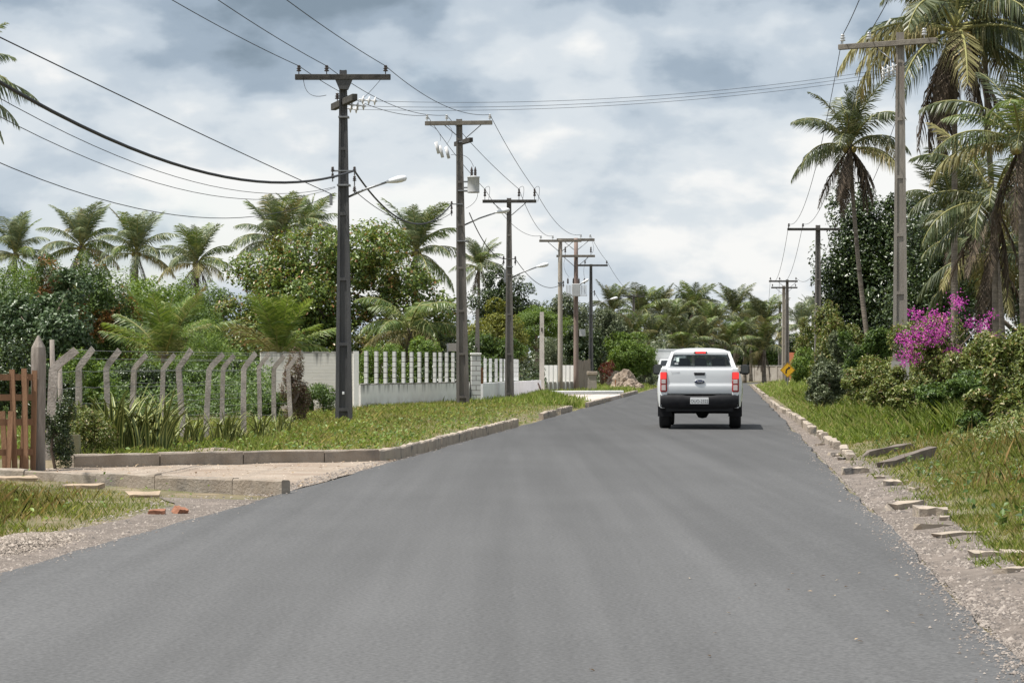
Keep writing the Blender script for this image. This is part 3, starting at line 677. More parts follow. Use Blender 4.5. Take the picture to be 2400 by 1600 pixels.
# things beyond the white wall
def box_wall(name, label, cat, px0, Y0, px1, Y1, z1, m, thick=.15, z0=-.1, cols=None, colw=.25, colz=None, colm=None, cap=None):
    p0 = (X_at(px0, Y0), Y0); p1 = (X_at(px1, Y1), Y1); L_, rz = wall_frame(p0, p1)
    w = thing(name, label, cat, (p0[0], p0[1], 0), rz)
    mb = MB(); mb.box((L_ / 2, 0, (z0 + z1) / 2), (L_, thick, z1 - z0)); part('wall_panel', mb, m, w)
    if cap: mb = MB(); mb.box((L_ / 2, 0, z1 + .04), (L_ + .05, thick + .1, .08)); part('coping', mb, cap, w)
    if cols:
        mb = MB(); hz = colz or z1 + .05; mb.box((0, 0, (hz + z0) / 2), (colw, thick + .1, hz - z0)); me = mb.mesh('column', colm or m)
        for k in range(cols): link('column', me, w, (L_ * (k + .5) / cols, 0, 0))
    return w
M_block = mat('bare_grey_block', (.30, .27, .235), (.38, .35, .31), scale=1.2, rough=.95, bump=.4, c3=(.20, .17, .14), s3=.7, world_space=True)
M_ochre = mat('ochre_coping', (.42, .24, .10), (.50, .31, .15), rough=.9)
box_wall('low_block_wall', 'dark streaked low wall with thin pillars behind the leaning plant stump', 'wall', 1276, 127, 1345, 131, .62, M_block, cols=7, colw=.12, colz=1.45, colm=M_white_wall)
box_wall('far_boundary_wall', 'long brown block wall with pilasters across the far bend of the road', 'wall', 1690, 262, 1850, 250, 1.45, M_block, cols=9, colw=.3, cap=M_grime)
box_wall('painted_side_wall', 'short white wall with ochre coping beyond the earth mound', 'wall', 1502, 186, 1562, 196, 1.28, M_white_wall, cap=M_ochre)
box_wall('orange_gatepost', 'orange red plastered wall end above the yellow sign', 'wall', 1853, 192, 1870, 193, 2.45, mat('orange_plaster', (.45, .13, .06), (.36, .15, .09), rough=.9), thick=.5)
M_board = mat('grey_brown_boards', (.23, .19, .155), (.31, .265, .22), scale=3, rough=.95, bump=.5, stretch=(3, 3, .4), c3=(.15, .12, .10), s3=.9)
def board_fence(label, px0, Y0, px1, Y1, h, n, m, name='board_fence', cat='fence', seed=0):
    p0 = (X_at(px0, Y0), Y0); p1 = (X_at(px1, Y1), Y1); L_, rz = wall_frame(p0, p1); rr = random.Random(seed)
    w = thing(name, label, cat, (p0[0], p0[1], 0), rz)
    mb = MB(); mb.box((0, 0, h / 2 - .05), (L_ / n * .94, .03, h + .1)); me = mb.mesh('board', m)
    for k in range(n): link('board', me, w, (L_ * (k + .5) / n, rr.uniform(-.012, .012), 0), (0, rr.uniform(-.01, .01), 0), (1, 1, rr.uniform(.96, 1.04)))
    for z in (.3, h - .3):
        mb = MB(); mb.box((L_ / 2, .045, z), (L_, .04, .09)); part('rail', mb, m, w)
    return w
board_fence('tall brown board gate beside the rusty leaning pole', 1352, 136, 1384, 138, 1.74, 6, M_board, 'board_gate', 'gate', 1)
board_fence('grey vertical board fence behind the earth mound', 1424, 166, 1458, 168, 1.1, 8, M_board, seed=2)
t = thing('broken_pillar', 'broken concrete pillar stub with a pale cap at the foot of the dark pole', 'pillar', (X_at(1388, 134), 134, 0))
mb = MB(); mb.taper((0, 0, -.1), (.5, .4), (.42, .36), 1.05); part('shaft', mb, M_block, t)
mb = MB(); mb.box((0, 0, 1.04), (.56, .46, .18), bev=.02); part('cap', mb, M_kerb_pale, t)

def lump(name, label, cat, loc, d, m, seed, rough=.22, n=(22, 40)):
    """a heap with lumpy, broken relief"""
    rr = np.random.default_rng(seed); nu, nv = n; mb = MB(); P = []
    W = [(rr.normal(size=3) * f, rr.uniform(0, 6.28), a) for f, a in ((2.2, .5), (2.5, .5), (4.5, .32), (5.5, .3), (9, .22), (11, .2), (19, .13), (23, .12))]
    for i in range(nu):
        a = i / (nu - 1) * math.pi / 2
        for j in range(nv):
            b = j / (nv - 1) * 2 * math.pi; q = np.array((math.cos(a) * math.cos(b), math.cos(a) * math.sin(b), math.sin(a)))
            h = sum(am * abs(math.sin(float(w @ q) + ph)) for w, ph, am in W) - .8
            k = 1 + rough * h; P.append((q[0] * k * d[0], q[1] * k * d[1], max(q[2] ** 1.15 * k * d[2], 0) - .04))
    mb.grid(P, nu, nv, False); return tag(part(name, mb, m, None, loc), label, cat)
M_earth = mat('excavated_earth', (.27, .215, .17), (.37, .30, .235), scale=2.4, rough=.95, bump=1.0, bscale=7, c3=(.19, .145, .11), s3=4)
lump('earth_mound', 'mound of grey brown earth and rock beside the left verge', 'mound', (X_at(1464, 153), 153, 0), (.66, .7, .95), M_earth, 3, .38)
lump('earth_mound', 'lower spill of earth and rubble right of the mound', 'mound', (X_at(1482, 152), 152, 0), (.55, .5, .45), M_earth, 5, .45)
lump('sand_patch', 'flat heap of yellow sand left of the earth mound', 'sand', (X_at(1440, 148), 148, -.02), (1.2, 2.0, .12), M_sand, 7, .2)
lump('dirt_pile', 'small heap of brown soil on the far driveway kerb', 'soil', (X_at(498, 37.6), 37.8, .05), (.5, .35, .14), M_sand, 9, .15)
t = thing('iron_stake', 'thin rusty stake standing left of the earth mound', 'stake', (X_at(1442, 150), 150, 0))
mb = MB(); mb.tube([(0, 0, -.1), (.01, 0, .62)], .025, 6); part('rod', mb, mat('rust', (.20, .08, .035), rough=.9), t)
t = thing('notice_board', 'small weathered notice board on a thin post behind the pillar wall', 'sign', (X_at(1049, 96), 96, 0))
mb = MB(); mb.box((0, 0, 1.1), (.06, .06, 2.3)); part('post', mb, M_steel, t)
mb = MB(); mb.box((.24, -.05, 2.1), (.42, .02, .30)); part('board', mb, mat('faded_board', (.30, .28, .26), (.24, .22, .2), scale=8, rough=.8), t)

# ------------------------------------------------------------------ utility poles
def insulator_mesh(m, h=.22, r=.065):
    mb = MB(); p = [(.012, 0), (.012, h * .3), (r * .7, h * .32), (r, h * .38), (r * .55, h * .5), (r * .5, h * .56), (r * .95, h * .6), (r * .5, h * .75), (r * .45, h * .8), (r * .7, h * .84), (r * .5, h * .98), (.002, h)]
    mb.lathe(p, 9); return mb.mesh('insulator', m)
INS_B = insulator_mesh(M_insul_brown); INS_W = insulator_mesh(M_insul_white); INS_T = insulator_mesh(M_insul_brown, .42, .06)
def string_mesh():
    mb = MB()
    for k in range(3):
        z = .1 + k * .14; mb.lathe([(.015, z - .1), (.02, z - .03), (.10, z), (.105, z + .015), (.03, z + .03), (.015, z + .06)], 9)
    return mb.mesh('insulator_string', M_insul_white)
INS_S = string_mesh()
def lamp_parts(p, z, dx, dz, dy=0.0, size=1.0):
    mb = MB(); mb.tube([(.05, 0, z), (dx * .5, dy * .5, z + dz * .55), (dx, dy, z + dz)], .028, 6); a = part('lamp_arm', mb, M_steel, p)
    mb = MB(); ln = .5 * size
    prof = [(.03, 0), (.05, .05), (.075, .14), (.10, .26), (.105, .36), (.085, .46), (.03, .5), (.001, .505)]
    M = Matrix.Translation((dx - .03, dy, z + dz)) @ Matrix.Rotation(-math.atan2(dz * .6, dx), 4, 'Y') @ Matrix.Rotation(math.pi / 2, 4, 'Y') @ Matrix.Diagonal((size * .8, size * 1.1, size, 1))
    mb.lathe(prof, 10, M); part('lamp_head', mb, M_lamp_white, a)
def pole(label, px, Y, h, wb, wt, m, lean=0.0, rz=0.0, section='H', ribs=1.38, recess=0.28, group='concrete utility poles along the road', depth=1.15, X=None):
    x = X_at(px, Y) if X is None else X
    t = thing('utility_pole', label, 'utility pole', (x, Y, 0), rz, group)
    mb = MB(); n = 14
    def w(z): return wb + (wt - wb) * z / h
    if section == 'H':
        fl = .24
        for sg in (-1, 1):
            P = []
            for k in (0, 1):
                z = -.2 if k == 0 else h; ww = w(max(z, 0)); c = sg * ww * (.5 - fl / 2)
                f = ww * fl / 2; d = ww * depth / 2
                P += [(c - f + lean * z, -d, z), (c + f + lean * z, -d, z), (c + f + lean * z, d, z), (c - f + lean * z, d, z)]
            mb.add(P, [(0, 3, 2, 1), (4, 5, 6, 7), (0, 1, 5, 4), (1, 2, 6, 5), (2, 3, 7, 6), (3, 0, 4, 7)])
        P = []
        for k in (0, 1):
            z = -.2 if k == 0 else h - .004; ww = w(max(z, 0)); f = ww * (.5 - fl) + .004; d = ww * depth / 2 * (1 - recess)
            P += [(-f + lean * z, -d, z), (f + lean * z, -d, z), (f + lean * z, d, z), (-f + lean * z, d, z)]
        mb.add(P, [(0, 3, 2, 1), (4, 5, 6, 7), (0, 1, 5, 4), (1, 2, 6, 5), (2, 3, 7, 6), (3, 0, 4, 7)])
        z = .35
        while z < h - .25:
            ww = w(z); f = ww * (.5 - fl) + .003
            mb.box((lean * z, 0, z), (2 * f, ww * depth * .985, .07 + .02 * ww)); z += ribs
        mb.box((lean * (h - .1), 0, h - .12), (w(h) * .9, w(h) * depth * .98, .22))
    else:
        mb.tube([(lean * z, 0, z) for z in np.linspace(-.2, h, 8)], [w(max(z, 0)) / 2 for z in np.linspace(-.2, h, 8)], 12)
    part('shaft', mb, m, t); t['h'] = h
    return t
ATT = {}
def crossarm(p, key, z, xl, xr, yaw, m, ins, offs, size=(.10, .12), brace=True, y=-.16, ins_scale=1.0):
    """an arm across the pole from -xl to +xr with pin insulators at offs; remembers where the wires sit"""
    mb = MB(); c, s = math.cos(yaw), math.sin(yaw)
    mb.box(((xr - xl) / 2, 0, 0), (xl + xr, size[0], size[1]), bev=.008)
    a = part('crossarm', mb, m, p, (0, y, z), (0, 0, yaw))
    pts = []; M = p.matrix_basis
    for o in offs:
        link('insulator', ins, p, (o * c, y + o * s, z + size[1] / 2), None, ins_scale)
        pts.append(M @ Vector((o * c, y + o * s, z + size[1] / 2 + .2 * ins_scale * (2 if ins is INS_T else 1))))
    if brace:
        mb = MB()
        for sg in (-1, 1):
            mb.tube([(sg * .62 * c, y + sg * .62 * s, z - size[1] / 2), (sg * .08, y * .6, z - .52)], .016, 5)
        part('arm_brace', mb, M_steel, p)
    ATT[key] = pts; return a
def lv_rack(p, key, x, y, zs):
    mb = MB(); mb.box((x, y, (zs[0] + zs[-1]) / 2), (.03, .03, abs(zs[0] - zs[-1]) + .2)); mb.box((x * .5, y * .5, zs[0]), (abs(x), max(.03, abs(y)), .03))
    a = part('cable_rack', mb, M_steel, p)
    for z in zs: link('spool_insulator', INS_B, a, (x, y, z - .08), None, .8)
    ATT[key] = [p.matrix_basis @ Vector((x, y, z)) for z in zs]
def band(p, z, w, m=M_steel):
    mb = MB(); mb.box((0, 0, z), (w, w * 1.18, .04)); part('steel_band', mb, m, p)

# left row
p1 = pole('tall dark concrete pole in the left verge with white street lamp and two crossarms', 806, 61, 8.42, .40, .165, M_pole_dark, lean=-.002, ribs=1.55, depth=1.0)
crossarm(p1, 'p1top', 8.24, 1.15, 1.12, 0, M_arm_dark, INS_B, (-1.06, -.40, 1.0), (.11, .13), brace=False)
mb = MB(); mb.taper((0, -.08, 7.95), (.2, .22), (.42, .24), .26); part('arm_bracket', mb, M_pole_dark, p1)
crossarm(p1, 'p1low', 7.66, 1.2, 1.2, math.radians(106), M_arm_dark, INS_B, (.75,), (.13, .16), brace=False, y=0.0)
for k, q in enumerate((-1.05, 0.15, .95)):
    yw = math.radians(106); o = (q * math.cos(yw) + .12, q * math.sin(yw), 7.62)
    link('insulator_string', INS_S, p1, o, (0, math.radians(95), math.radians(2)), 1.0)
ATT['p1cross'] = [p1.matrix_basis @ Vector((q * math.cos(math.radians(106)) + .55, q * math.sin(math.radians(106)), 7.58)) for q in (-1.05, .15, .95)]
lv_rack(p1, 'p1lv', .26, -.12, (6.02, 5.8, 5.55)); lv_rack(p1, 'p1lv2', -.26, -.12, (6.02, 5.86)); band(p1, 5.68, .31); band(p1, 7.3, .25)
lamp_parts(p1, 5.38, 1.05, .36, -.3, 1.0)
mb = MB(); mb.box((-.3, -.1, 5.33), (.07, .07, .26)); part('cable_clamp', mb, M_steel, p1)
mb = MB(); mb.box((0, -.195, .74), (.05, .02, .07), bev=.008); part('number_plate', mb, M_lamp_white, p1)

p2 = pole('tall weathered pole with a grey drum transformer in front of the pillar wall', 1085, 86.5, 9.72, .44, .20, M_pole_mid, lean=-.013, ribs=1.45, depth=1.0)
def on(p, h, lean): return lean * h
crossarm(p2, 'p2top', 9.58, 1.17 + .12, 1.12 - .12, math.radians(-7), M_arm_grey, INS_W, (-1.22, -.55, .92), (.11, .14))
crossarm(p2, 'p2low', 8.95, .95, .85, math.radians(108), M_arm_dark, INS_B, (), (.13, .15), brace=False, y=0)
for k, (dx, dz) in enumerate(((-.72, 8.72), (-.60, 8.62), (-.40, 8.62))):
    mb = MB(); mb.tube([(-.07, 0, .2), (.02, 0, -.2)], .05, 7); mb.tube([(-.12, 0, .16), (-.02, 0, -.2)], .014, 5); mb.box((0, .03, 0), (.05, .06, .06))
    part('fuse_cutout', mb, M_insul_white, p2, (dx - .1, -.5 + .4 * k, dz))
mb = MB(); mb.lathe([(.001, 0), (.20, 0), (.205, .03), (.20, .05), (.20, .50), (.215, .51), (.215, .54), (.1, .57), (.001, .58)], 18)
tr = part('transformer_tank', mb, M_tank, p2, (.36, -.25, 7.22))
for k in (-.06, .06):
    mb = MB(); mb.lathe([(.03, 0), (.05, .03), (.035, .06), (.055, .1), (.035, .14), (.05, .18), (.03, .25), (.012, .32)], 8); part('bushing', mb, M_insul_brown, tr, (k, 0, .56))
mb = MB(); mb.box((.12, -.12, 7.4), (.2, .08, .05)); mb.box((.12, -.12, 7.6), (.2, .08, .05)); part('tank_bracket', mb, M_steel, p2)
lv_rack(p2, 'p2lv', -.38, -.15, (6.85, 6.7, 6.55)); band(p2, 7.3, .34); band(p2, 8.95, .27); band(p2, 5.6, .40)
lamp_parts(p2, 6.15, 1.12, .40, -.3, 1.0)
p3 = pole('dark slender pole with tall insulators standing before the fresh white wall', 1194, 97, 7.75, .36, .17, M_pole_mid, lean=-.002, ribs=1.5, depth=1.0)
crossarm(p3, 'p3top', 7.62, 1.02, 1.02, math.radians(-2), M_arm_dark, INS_T, (-.93, .36, .95), (.10, .12))
lv_rack(p3, 'p3lv', -.22, -.1, (5.45, 5.3)); lv_rack(p3, 'p3lv2', .22, -.1, (5.45, 5.3)); band(p3, 5.15, .27)
lamp_parts(p3, 4.72, 1.05, .42, -.2, .95)
mb = MB(); mb.box((-.17, -.05, 4.8), (.08, .08, .5)); part('cable_clamp', mb, M_steel, p3)

p4a = pole('pale round pole of a pair sharing double crossarms, left one', 1313, 129, 7.78, .26, .21, M_pole_pale, section='O')
crossarm(p4a, 'p4top', 7.70, 1.06, 1.07, 0, M_arm_grey, INS_W, (-.98, -.38), (.10, .12))
lv_rack(p4a, 'p4lv', .16, -.1, (5.6, 5.45)); band(p4a, 5.6, .24)
p4b = pole('rusty streaked round pole of a pair, carrying a boxy finned transformer', 1350, 130, 7.9, .27, .20, mat('rust_streaked_concrete', (.27, .21, .18), (.20, .14, .12), scale=1.6, rough=.9, stretch=(2, 2, .35), c3=(.36, .32, .29), s3=.6), section='O')
crossarm(p4b, 'p4topb', 7.82, .98, .95, 0, M_arm_grey, INS_W, (.25, .72), (.10, .14), y=.16)
crossarm(p4b, 'p4mid', 6.98, 1.0, .96, 0, M_arm_grey, INS_T, (-.55, .75), (.10, .12))
mb = MB(); mb.box((0, -.32, 5.25), (.42, .36, .64), bev=.02); tr = part('transformer_tank', mb, M_tank, p4b)
for sg in (-1, 1):
    for k in range(4):
        mb = MB(); mb.box((sg * (.27 + .075 * k), -.32, 5.27), (.03, .30, .46)); part('cooling_fin', mb, M_tank, tr)
    mb = MB(); mb.box((sg * .38, -.32, 4.98), (.34, .3, .04)); part('fin_header', mb, M_tank, tr)
for k in (-.42, -.14, .14, .42):
    mb = MB(); mb.lathe([(.03, 0), (.05, .03), (.035, .06), (.055, .1), (.035, .14), (.05, .18), (.012, .3)], 8); part('bushing', mb, M_insul_brown, tr, (k, -.32, 5.57))
lamp_parts(p4b, 5.35, .3, .25, -.6, .8)
mb = MB(); mb.box((.32, -.1, 3.1), (.30, .12, .36), bev=.01); part('meter_box', mb, M_tank, p4b)
p5 = pole('slim dark pole standing right of the transformer pair', 1385, 150, 7.38, .30, .16, M_pole_dark, depth=1.0)
crossarm(p5, 'p5top', 7.30, 1.0, .98, 0, M_arm_dark, INS_B, (-.9, -.35, .92), (.10, .11), brace=False)
lamp_parts(p5, 4.9, 1.15, .42, -.3, .9); lv_rack(p5, 'p5lv', .2, -.1, (5.75, 5.6))
p6 = pole('farthest left pole standing among the coconut palms', 1485, 225, 7.7, .32, .2, M_pole_mid)
crossarm(p6, 'p6top', 7.55, .95, 1.0, 0, M_arm_dark, INS_B, (-.85, .35, .9), (.10, .12), brace=False); lamp_parts(p6, 4.9, 1.1, .42, -.3, 1)
def jumper(p, pts, r=.007):
    q = [Vector(a) for a in pts]; out = []
    for i in range(13):
        t = i / 12; out.append(q[0] * (1 - t) ** 2 + q[1] * 2 * t * (1 - t) + q[2] * t * t)
    mb = MB(); mb.tube(out, r, 4, cap=False); part('jumper_wire', mb, M_wire, p)
jumper(p1, [(-.95, -.16, 8.2), (-.9, -.4, 7.65), (-.35, -1.0, 7.72)]); jumper(p1, [(.9, -.16, 8.2), (.6, .2, 7.9), (.35, .6, 7.75)])
jumper(p2, [(-1.1, -.1, 9.5), (-.7, -.3, 9.3), (-.75, -.4, 8.95)]); jumper(p2, [(-.5, -.1, 9.5), (-.2, -.3, 9.3), (-.55, -.2, 8.85)]); jumper(p2, [(-.4, -.2, 8.5), (.2, -.25, 8.6), (.36, -.25, 8.1)]); jumper(p2, [(.5, -.25, 7.3), (.55, -.25, 6.9), (.1, -.2, 6.7)])
for x in (-.93, .36, .95): jumper(p3, [(x, -.16, 8.1), (x + .3, -.3, 8.4), (x + .12, -.16, 7.6)])
for x in (-.5, .1, .6): jumper(p4b, [(x, -.1, 7.0), (x - .3, -.3, 6.4), (x * .7, -.32, 5.9)], .009)
jumper(p4b, [(.8, .1, 7.8), (1.0, -.1, 7.3), (.78, -.1, 7.1)], .009)
# right row
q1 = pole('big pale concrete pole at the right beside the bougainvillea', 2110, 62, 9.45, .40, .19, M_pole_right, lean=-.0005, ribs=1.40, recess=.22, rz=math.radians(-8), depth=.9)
crossarm(q1, 'q1top', 9.18, 1.62, .95, math.radians(-24), M_arm_grey, INS_W, (-1.52, -.82, .62), (.12, .13), y=-.14, ins_scale=1.15)
mb = MB(); mb.box((0, 0, .75), (.425, .385, 1.5)); part('painted_base', mb, mat('faded_limewash', (.42, .41, .38), (.30, .285, .26), scale=5, rough=.95), q1)
for k in range(3): link('insulator_string', INS_S, q1, (-.08, -.4 + .35 * k, 8.62 - .05 * k), (0, math.radians(-110), 0), .9)
ATT['q1cross'] = [q1.matrix_basis @ Vector((-.5, -.4 + .35 * k, 8.5 - .05 * k)) for k in range(3)]
q2 = pole('grey pole rising before the dark jackfruit tree on the right', 1917, 120, 8.0, .34, .20, M_pole_mid, ribs=1.7)
crossarm(q2, 'q2top', 7.80, 1.45, 1.0, 0, M_arm_dark, INS_B, (-1.38, -.72, .8), (.12, .12), brace=False)
q3 = pole('dark slim pole behind the yellow sign with the higher crossarm', 1845, 180, 7.5, .30, .18, M_pole_mid)
crossarm(q3, 'q3top', 7.38, 1.3, .72, 0, M_arm_dark, INS_B, (-1.2, -.55, .6), (.12, .12))
q4 = pole('paler concrete pole behind the yellow sign with the lower crossarm', 1837, 200, 7.7, .30, .22, M_pole_pale)
crossarm(q4, 'q4top', 7.55, 1.0, 1.05, 0, M_arm_dark, INS_B, (-.9, .9), (.12, .12))
q5 = pole('distant grey pole left of the yellow sign, taller of two', 1828, 255, 7.95, .36, .24, M_pole_mid)
crossarm(q5, 'q5top', 7.75, 1.45, .5, 0, M_arm_dark, INS_B, (-1.3, -.3), (.14, .14), brace=False)
q6 = pole('most distant slim pole before the palms, left of the others', 1803, 283, 8.1, .30, .22, M_pole_mid)
crossarm(q6, 'q6top', 7.95, 1.05, .9, 0, M_arm_dark, INS_B, (-.95, .8), (.14, .14), brace=False)
# two bare posts
t = thing('bare_post', 'tall whitish bare concrete post at the end of the white wall', 'post', (X_at(1270, 116), 116, 0))
mb = MB(); mb.taper((0, 0, -.1), (.24, .20), (.18, .16), 3.95); part('shaft', mb, mat('bleached_concrete', (.50, .46, .40), (.60, .56, .51), scale=2, rough=.9, c3=(.32, .29, .25), s3=1.2), t)
mb = MB(); mb.box((.0, -.09, 3.05), (.07, .02, .16), bev=.006); part('insulator_hook', mb, M_insul_brown, t)
t = thing('bare_post', 'grey concrete post rising behind the gate pillar', 'post', (X_at(1119, 97), 97, 0))
mb = MB(); mb.taper((0, 0, -.1), (.22, .2), (.13, .13), 3.65); part('shaft', mb, M_pole_mid, t)

# ------------------------------------------------------------------ power lines
def wire(label, a, b, sag, r=.009, name='power_line', n=26, cat='cable'):
    a, b = Vector(a), Vector(b); mb = MB()
    mb.tube([a.lerp(b, i / n) - Vector((0, 0, 4 * sag * (i / n) * (1 - i / n))) - a for i in range(n + 1)], r, 5, cap=False)
    return tag(part(name, mb, M_wire, None, a), label, cat, 'overhead wires')
def P0(X, z): return (X, 25.0, z)                     # the pole before, out of the picture on the left
for i, (x0, s) in enumerate(((-8.9, 'left'), (-7.65, 'middle'), (-6.55, 'right'))):
    wire('high voltage wire running off the top left from the dark pole, %s of three' % s, ATT['p1top'][i], P0(x0, 8.75), .35, .009)
wire('thick twisted black cable sagging from the left frame edge to the dark pole', ATT['p1lv'][0], P0(-7.7, 6.0), 1.23, .028)
wire('taut thin wire crossing the left sky down to the dark pole', p1.matrix_basis @ Vector((-.3, -.1, 5.47)), P0(-7.7, 5.9), .05, .010)
wire('upper of two faint sagging wires left of the dark pole', p1.matrix_basis @ Vector((-.2, -.1, 5.64)), P0(-7.7, 5.75), 1.05, .006)
wire('lower of two faint sagging wires left of the dark pole', p1.matrix_basis @ Vector((-.2, -.1, 5.62)), P0(-7.7, 5.5), 1.12, .006)
wire('lowest thin wire hanging over the left palms', p1.matrix_basis @ Vector((-.2, -.1, 5.5)), P0(-7.7, 4.8), 1.2, .007)
for i, s in enumerate(('left', 'middle', 'right')):
    wire('high voltage wire from the dark pole to the transformer drum pole, %s of three' % s, ATT['p1top'][i], ATT['p2top'][i], .35)
    wire('high voltage wire from the drum transformer pole to the slender pole, %s of three' % s, ATT['p2top'][i], ATT['p3top'][i], .12, .010)
wire('black cable looping from the dark pole to the drum transformer pole', ATT['p1lv'][0], ATT['p2lv'][0], .95, .024)
wire('thin cable below the loop between the dark pole and the drum transformer pole', ATT['p1lv'][2], ATT['p2lv'][2], .55, .010)
wire('black cable from the drum transformer pole down to the slender pole', ATT['p2lv'][2] + Vector((.6, 0, 0)), ATT['p3lv'][0], .35, .018)
for i, (k, s) in enumerate(zip(ATT['p4top'] + ATT['p4topb'][:1], ('left', 'middle', 'right'))):
    wire('wire from the slender pole to the pole pair, %s of three' % s, ATT['p3top'][i], k, .55, .010)
wire('cable from the slender pole to the pale pole of the pair', ATT['p3lv2'][0], ATT['p4lv'][0], .6, .014)
wire('wire dropping from the pole pair to the slim dark pole', ATT['p4topb'][1], ATT['p5top'][2], .1, .010)
wire('wire from the slim dark pole to the pole among the palms, right one', ATT['p5top'][2], ATT['p6top'][2], .8, .011)
wire('wire from the slim dark pole to the pole among the palms, left one', ATT['p5lv'][0], ATT['p6top'][0] - Vector((0, 0, .8)), 1.0, .012)
for i, s in enumerate(('upper', 'middle', 'lower')):
    wire('thin wire crossing high over the road between the two rows of poles, %s of three' % s, ATT['p1cross'][2 - i], ATT['q1cross'][2 - i] , .28, .005)
for i, s in enumerate(('left', 'middle', 'right')):
    a = ATT['q1top'][i]; b = ATT['q2top'][i]; c = ATT['q3top'][i]
    wire('wire from the big right pole to the pole before the jackfruit tree, %s of three' % s, a, b, 1.35, .009)
    wire('wire from the jackfruit pole to the slim poles behind the sign, %s of three' % s, b, c, 1.2, .011)
    d = a + (a - Vector((b.x, b.y, a.z))).normalized() * 34 + Vector((0, 0, .3))
    wire('wire running off the top right from the big right pole, %s of three' % s, a, d, .5, .010)
wire('wire beyond the slim poles behind the sign, left one', ATT['q3top'][0], ATT['q5top'][0], 1.0, .012)
wire('wire beyond the slim poles behind the sign, right one', ATT['q3top'][1], ATT['q5top'][1], 1.0, .012)
wire('service wire from the paler pole to the jackfruit pole, upper', (ATT['q4top'][1].x, 200, 5.9), (q2.location.x, 120, 4.6), .2, .012)
wire('service wire from the paler pole to the jackfruit pole, lower', (q4.location.x, 200, 5.4), (q2.location.x, 120, 4.9), .3, .014)

# ------------------------------------------------------------------ concrete post fences
def bent_post(seed):
    rr = random.Random(seed); mb = MB(); a = .058
    P = []; pts = [(0, 0, -.2), (0, 0, .6), (0, 0, 1.33), (.06, 0, 1.42), (.27, 0, 1.64)]
    nrm = [(1, 0), (1, 0), (.95, .2), (.75, .6), (.65, .7)]
    for (x, y, z), (nx, nz) in zip(pts, nrm):
        w = a * (1.02 if z < .5 else .96) * rr.uniform(.94, 1.04)
        x += rr.uniform(-.012, .012); P += [(x - nx * w, -w, z + nz * w), (x + nx * w, -w, z - nz * w), (x + nx * w, w, z - nz * w), (x - nx * w, w, z + nz * w)]
    mb.add(P, [(i * 4 + j, i * 4 + (j + 1) % 4, i * 4 + 4 + (j + 1) % 4, i * 4 + 4 + j) for i in range(4) for j in range(4)] + [(3, 2, 1, 0), (16, 17, 18, 19)])
    return mb.mesh('post', M_post)
BP = [bent_post(k) for k in range(4)]
def fence(label, posts, seed=0):
    rr = random.Random(seed); b0 = Vector((X_at(*posts[0]), posts[0][1], 0))
    t = thing('post_fence', label, 'fence', b0); pos = []
    for i, (px, Y) in enumerate(posts):
        p = Vector((X_at(px, Y), Y, 0)); z = gz1(p.x, p.y); pos.append(p)
        s = 1.12 if i == 0 and px < 150 else .86
        link('post', BP[i % 4], t, (p.x - b0.x, p.y - b0.y, z - .02), (rr.uniform(-.04, .04), rr.uniform(-.055, .055), rr.uniform(-.18, .18)), (s, s, 1 - z / 1.64 + rr.uniform(-.015, .02)))
    for z in (.3, .55, .8, 1.05, 1.3):
        mb = MB()
        for a, b in zip(pos, pos[1:]):
            mb.tube([(a.x - b0.x, a.y - b0.y - .06, z), ((a.x + b.x) / 2 - b0.x, (a.y + b.y) / 2 - b0.y - .06, z - .02), (b.x - b0.x, b.y - b0.y - .06, z)], .0035, 4, cap=False)
        part('wire_strand', mb, M_steel, t)
    for q in (.12, .24):
        mb = MB()
        for a, b in zip(pos, pos[1:]):
            mb.tube([(a.x - b0.x + q, a.y - b0.y - .05, 1.36 + q * 1.02), (b.x - b0.x + q, b.y - b0.y - .05, 1.36 + q * 1.02)], .0035, 4, cap=False)
        part('wire_strand', mb, M_steel, t)
    return t
fence('near row of bent top concrete fence posts strung with wire, starting at the wooden gate', [(117, 36), (186, 39.5), (258, 41), (430, 43.6), (482, 44.6), (571, 47.5)], 1)
fence('farther row of bent top concrete fence posts in front of the solid white wall', [(309, 50), (379, 52), (521, 54), (609, 57), (642, 57.5), (682, 58)], 2)
t = thing('timber_post', 'thick weathered timber gatepost with a pointed top', 'post', (X_at(90, 34.4), 34.4, 0))
mb = MB(); P = []
for z, w_ in ((-.2, .17), (.4, .155), (1.0, .16), (1.52, .165), (1.62, .15), (1.78, .02)):
    for j in range(8):
        th = 6.283 * j / 8 + .2; k = 1 + .08 * math.sin(3 * j + z); P.append((w_ / 1.05 * math.cos(th) * k * .6, w_ * math.sin(th) * k * .6, z))
mb.add(P, [(i * 8 + j, i * 8 + (j + 1) % 8, i * 8 + 8 + (j + 1) % 8, i * 8 + 8 + j) for i in range(5) for j in range(8)] + [tuple(range(40, 48))]); part('shaft', mb, M_wood_grey, t)
for px, Y, h, lb in ((122, 37.0, 1.75, 'thin grey timber stake behind the first concrete fence post, taller'), (140, 37.3, 1.35, 'thin grey timber stake behind the first concrete fence post, shorter')):
    t = thing('timber_stake', lb, 'stake', (X_at(px, Y), Y, 0)); mb = MB(); mb.tube([(0, 0, -.1), (.02, 0, h * .5), (0, 0, h)], [.045, .042, .035], 7); part('shaft', mb, M_wood_grey, t)
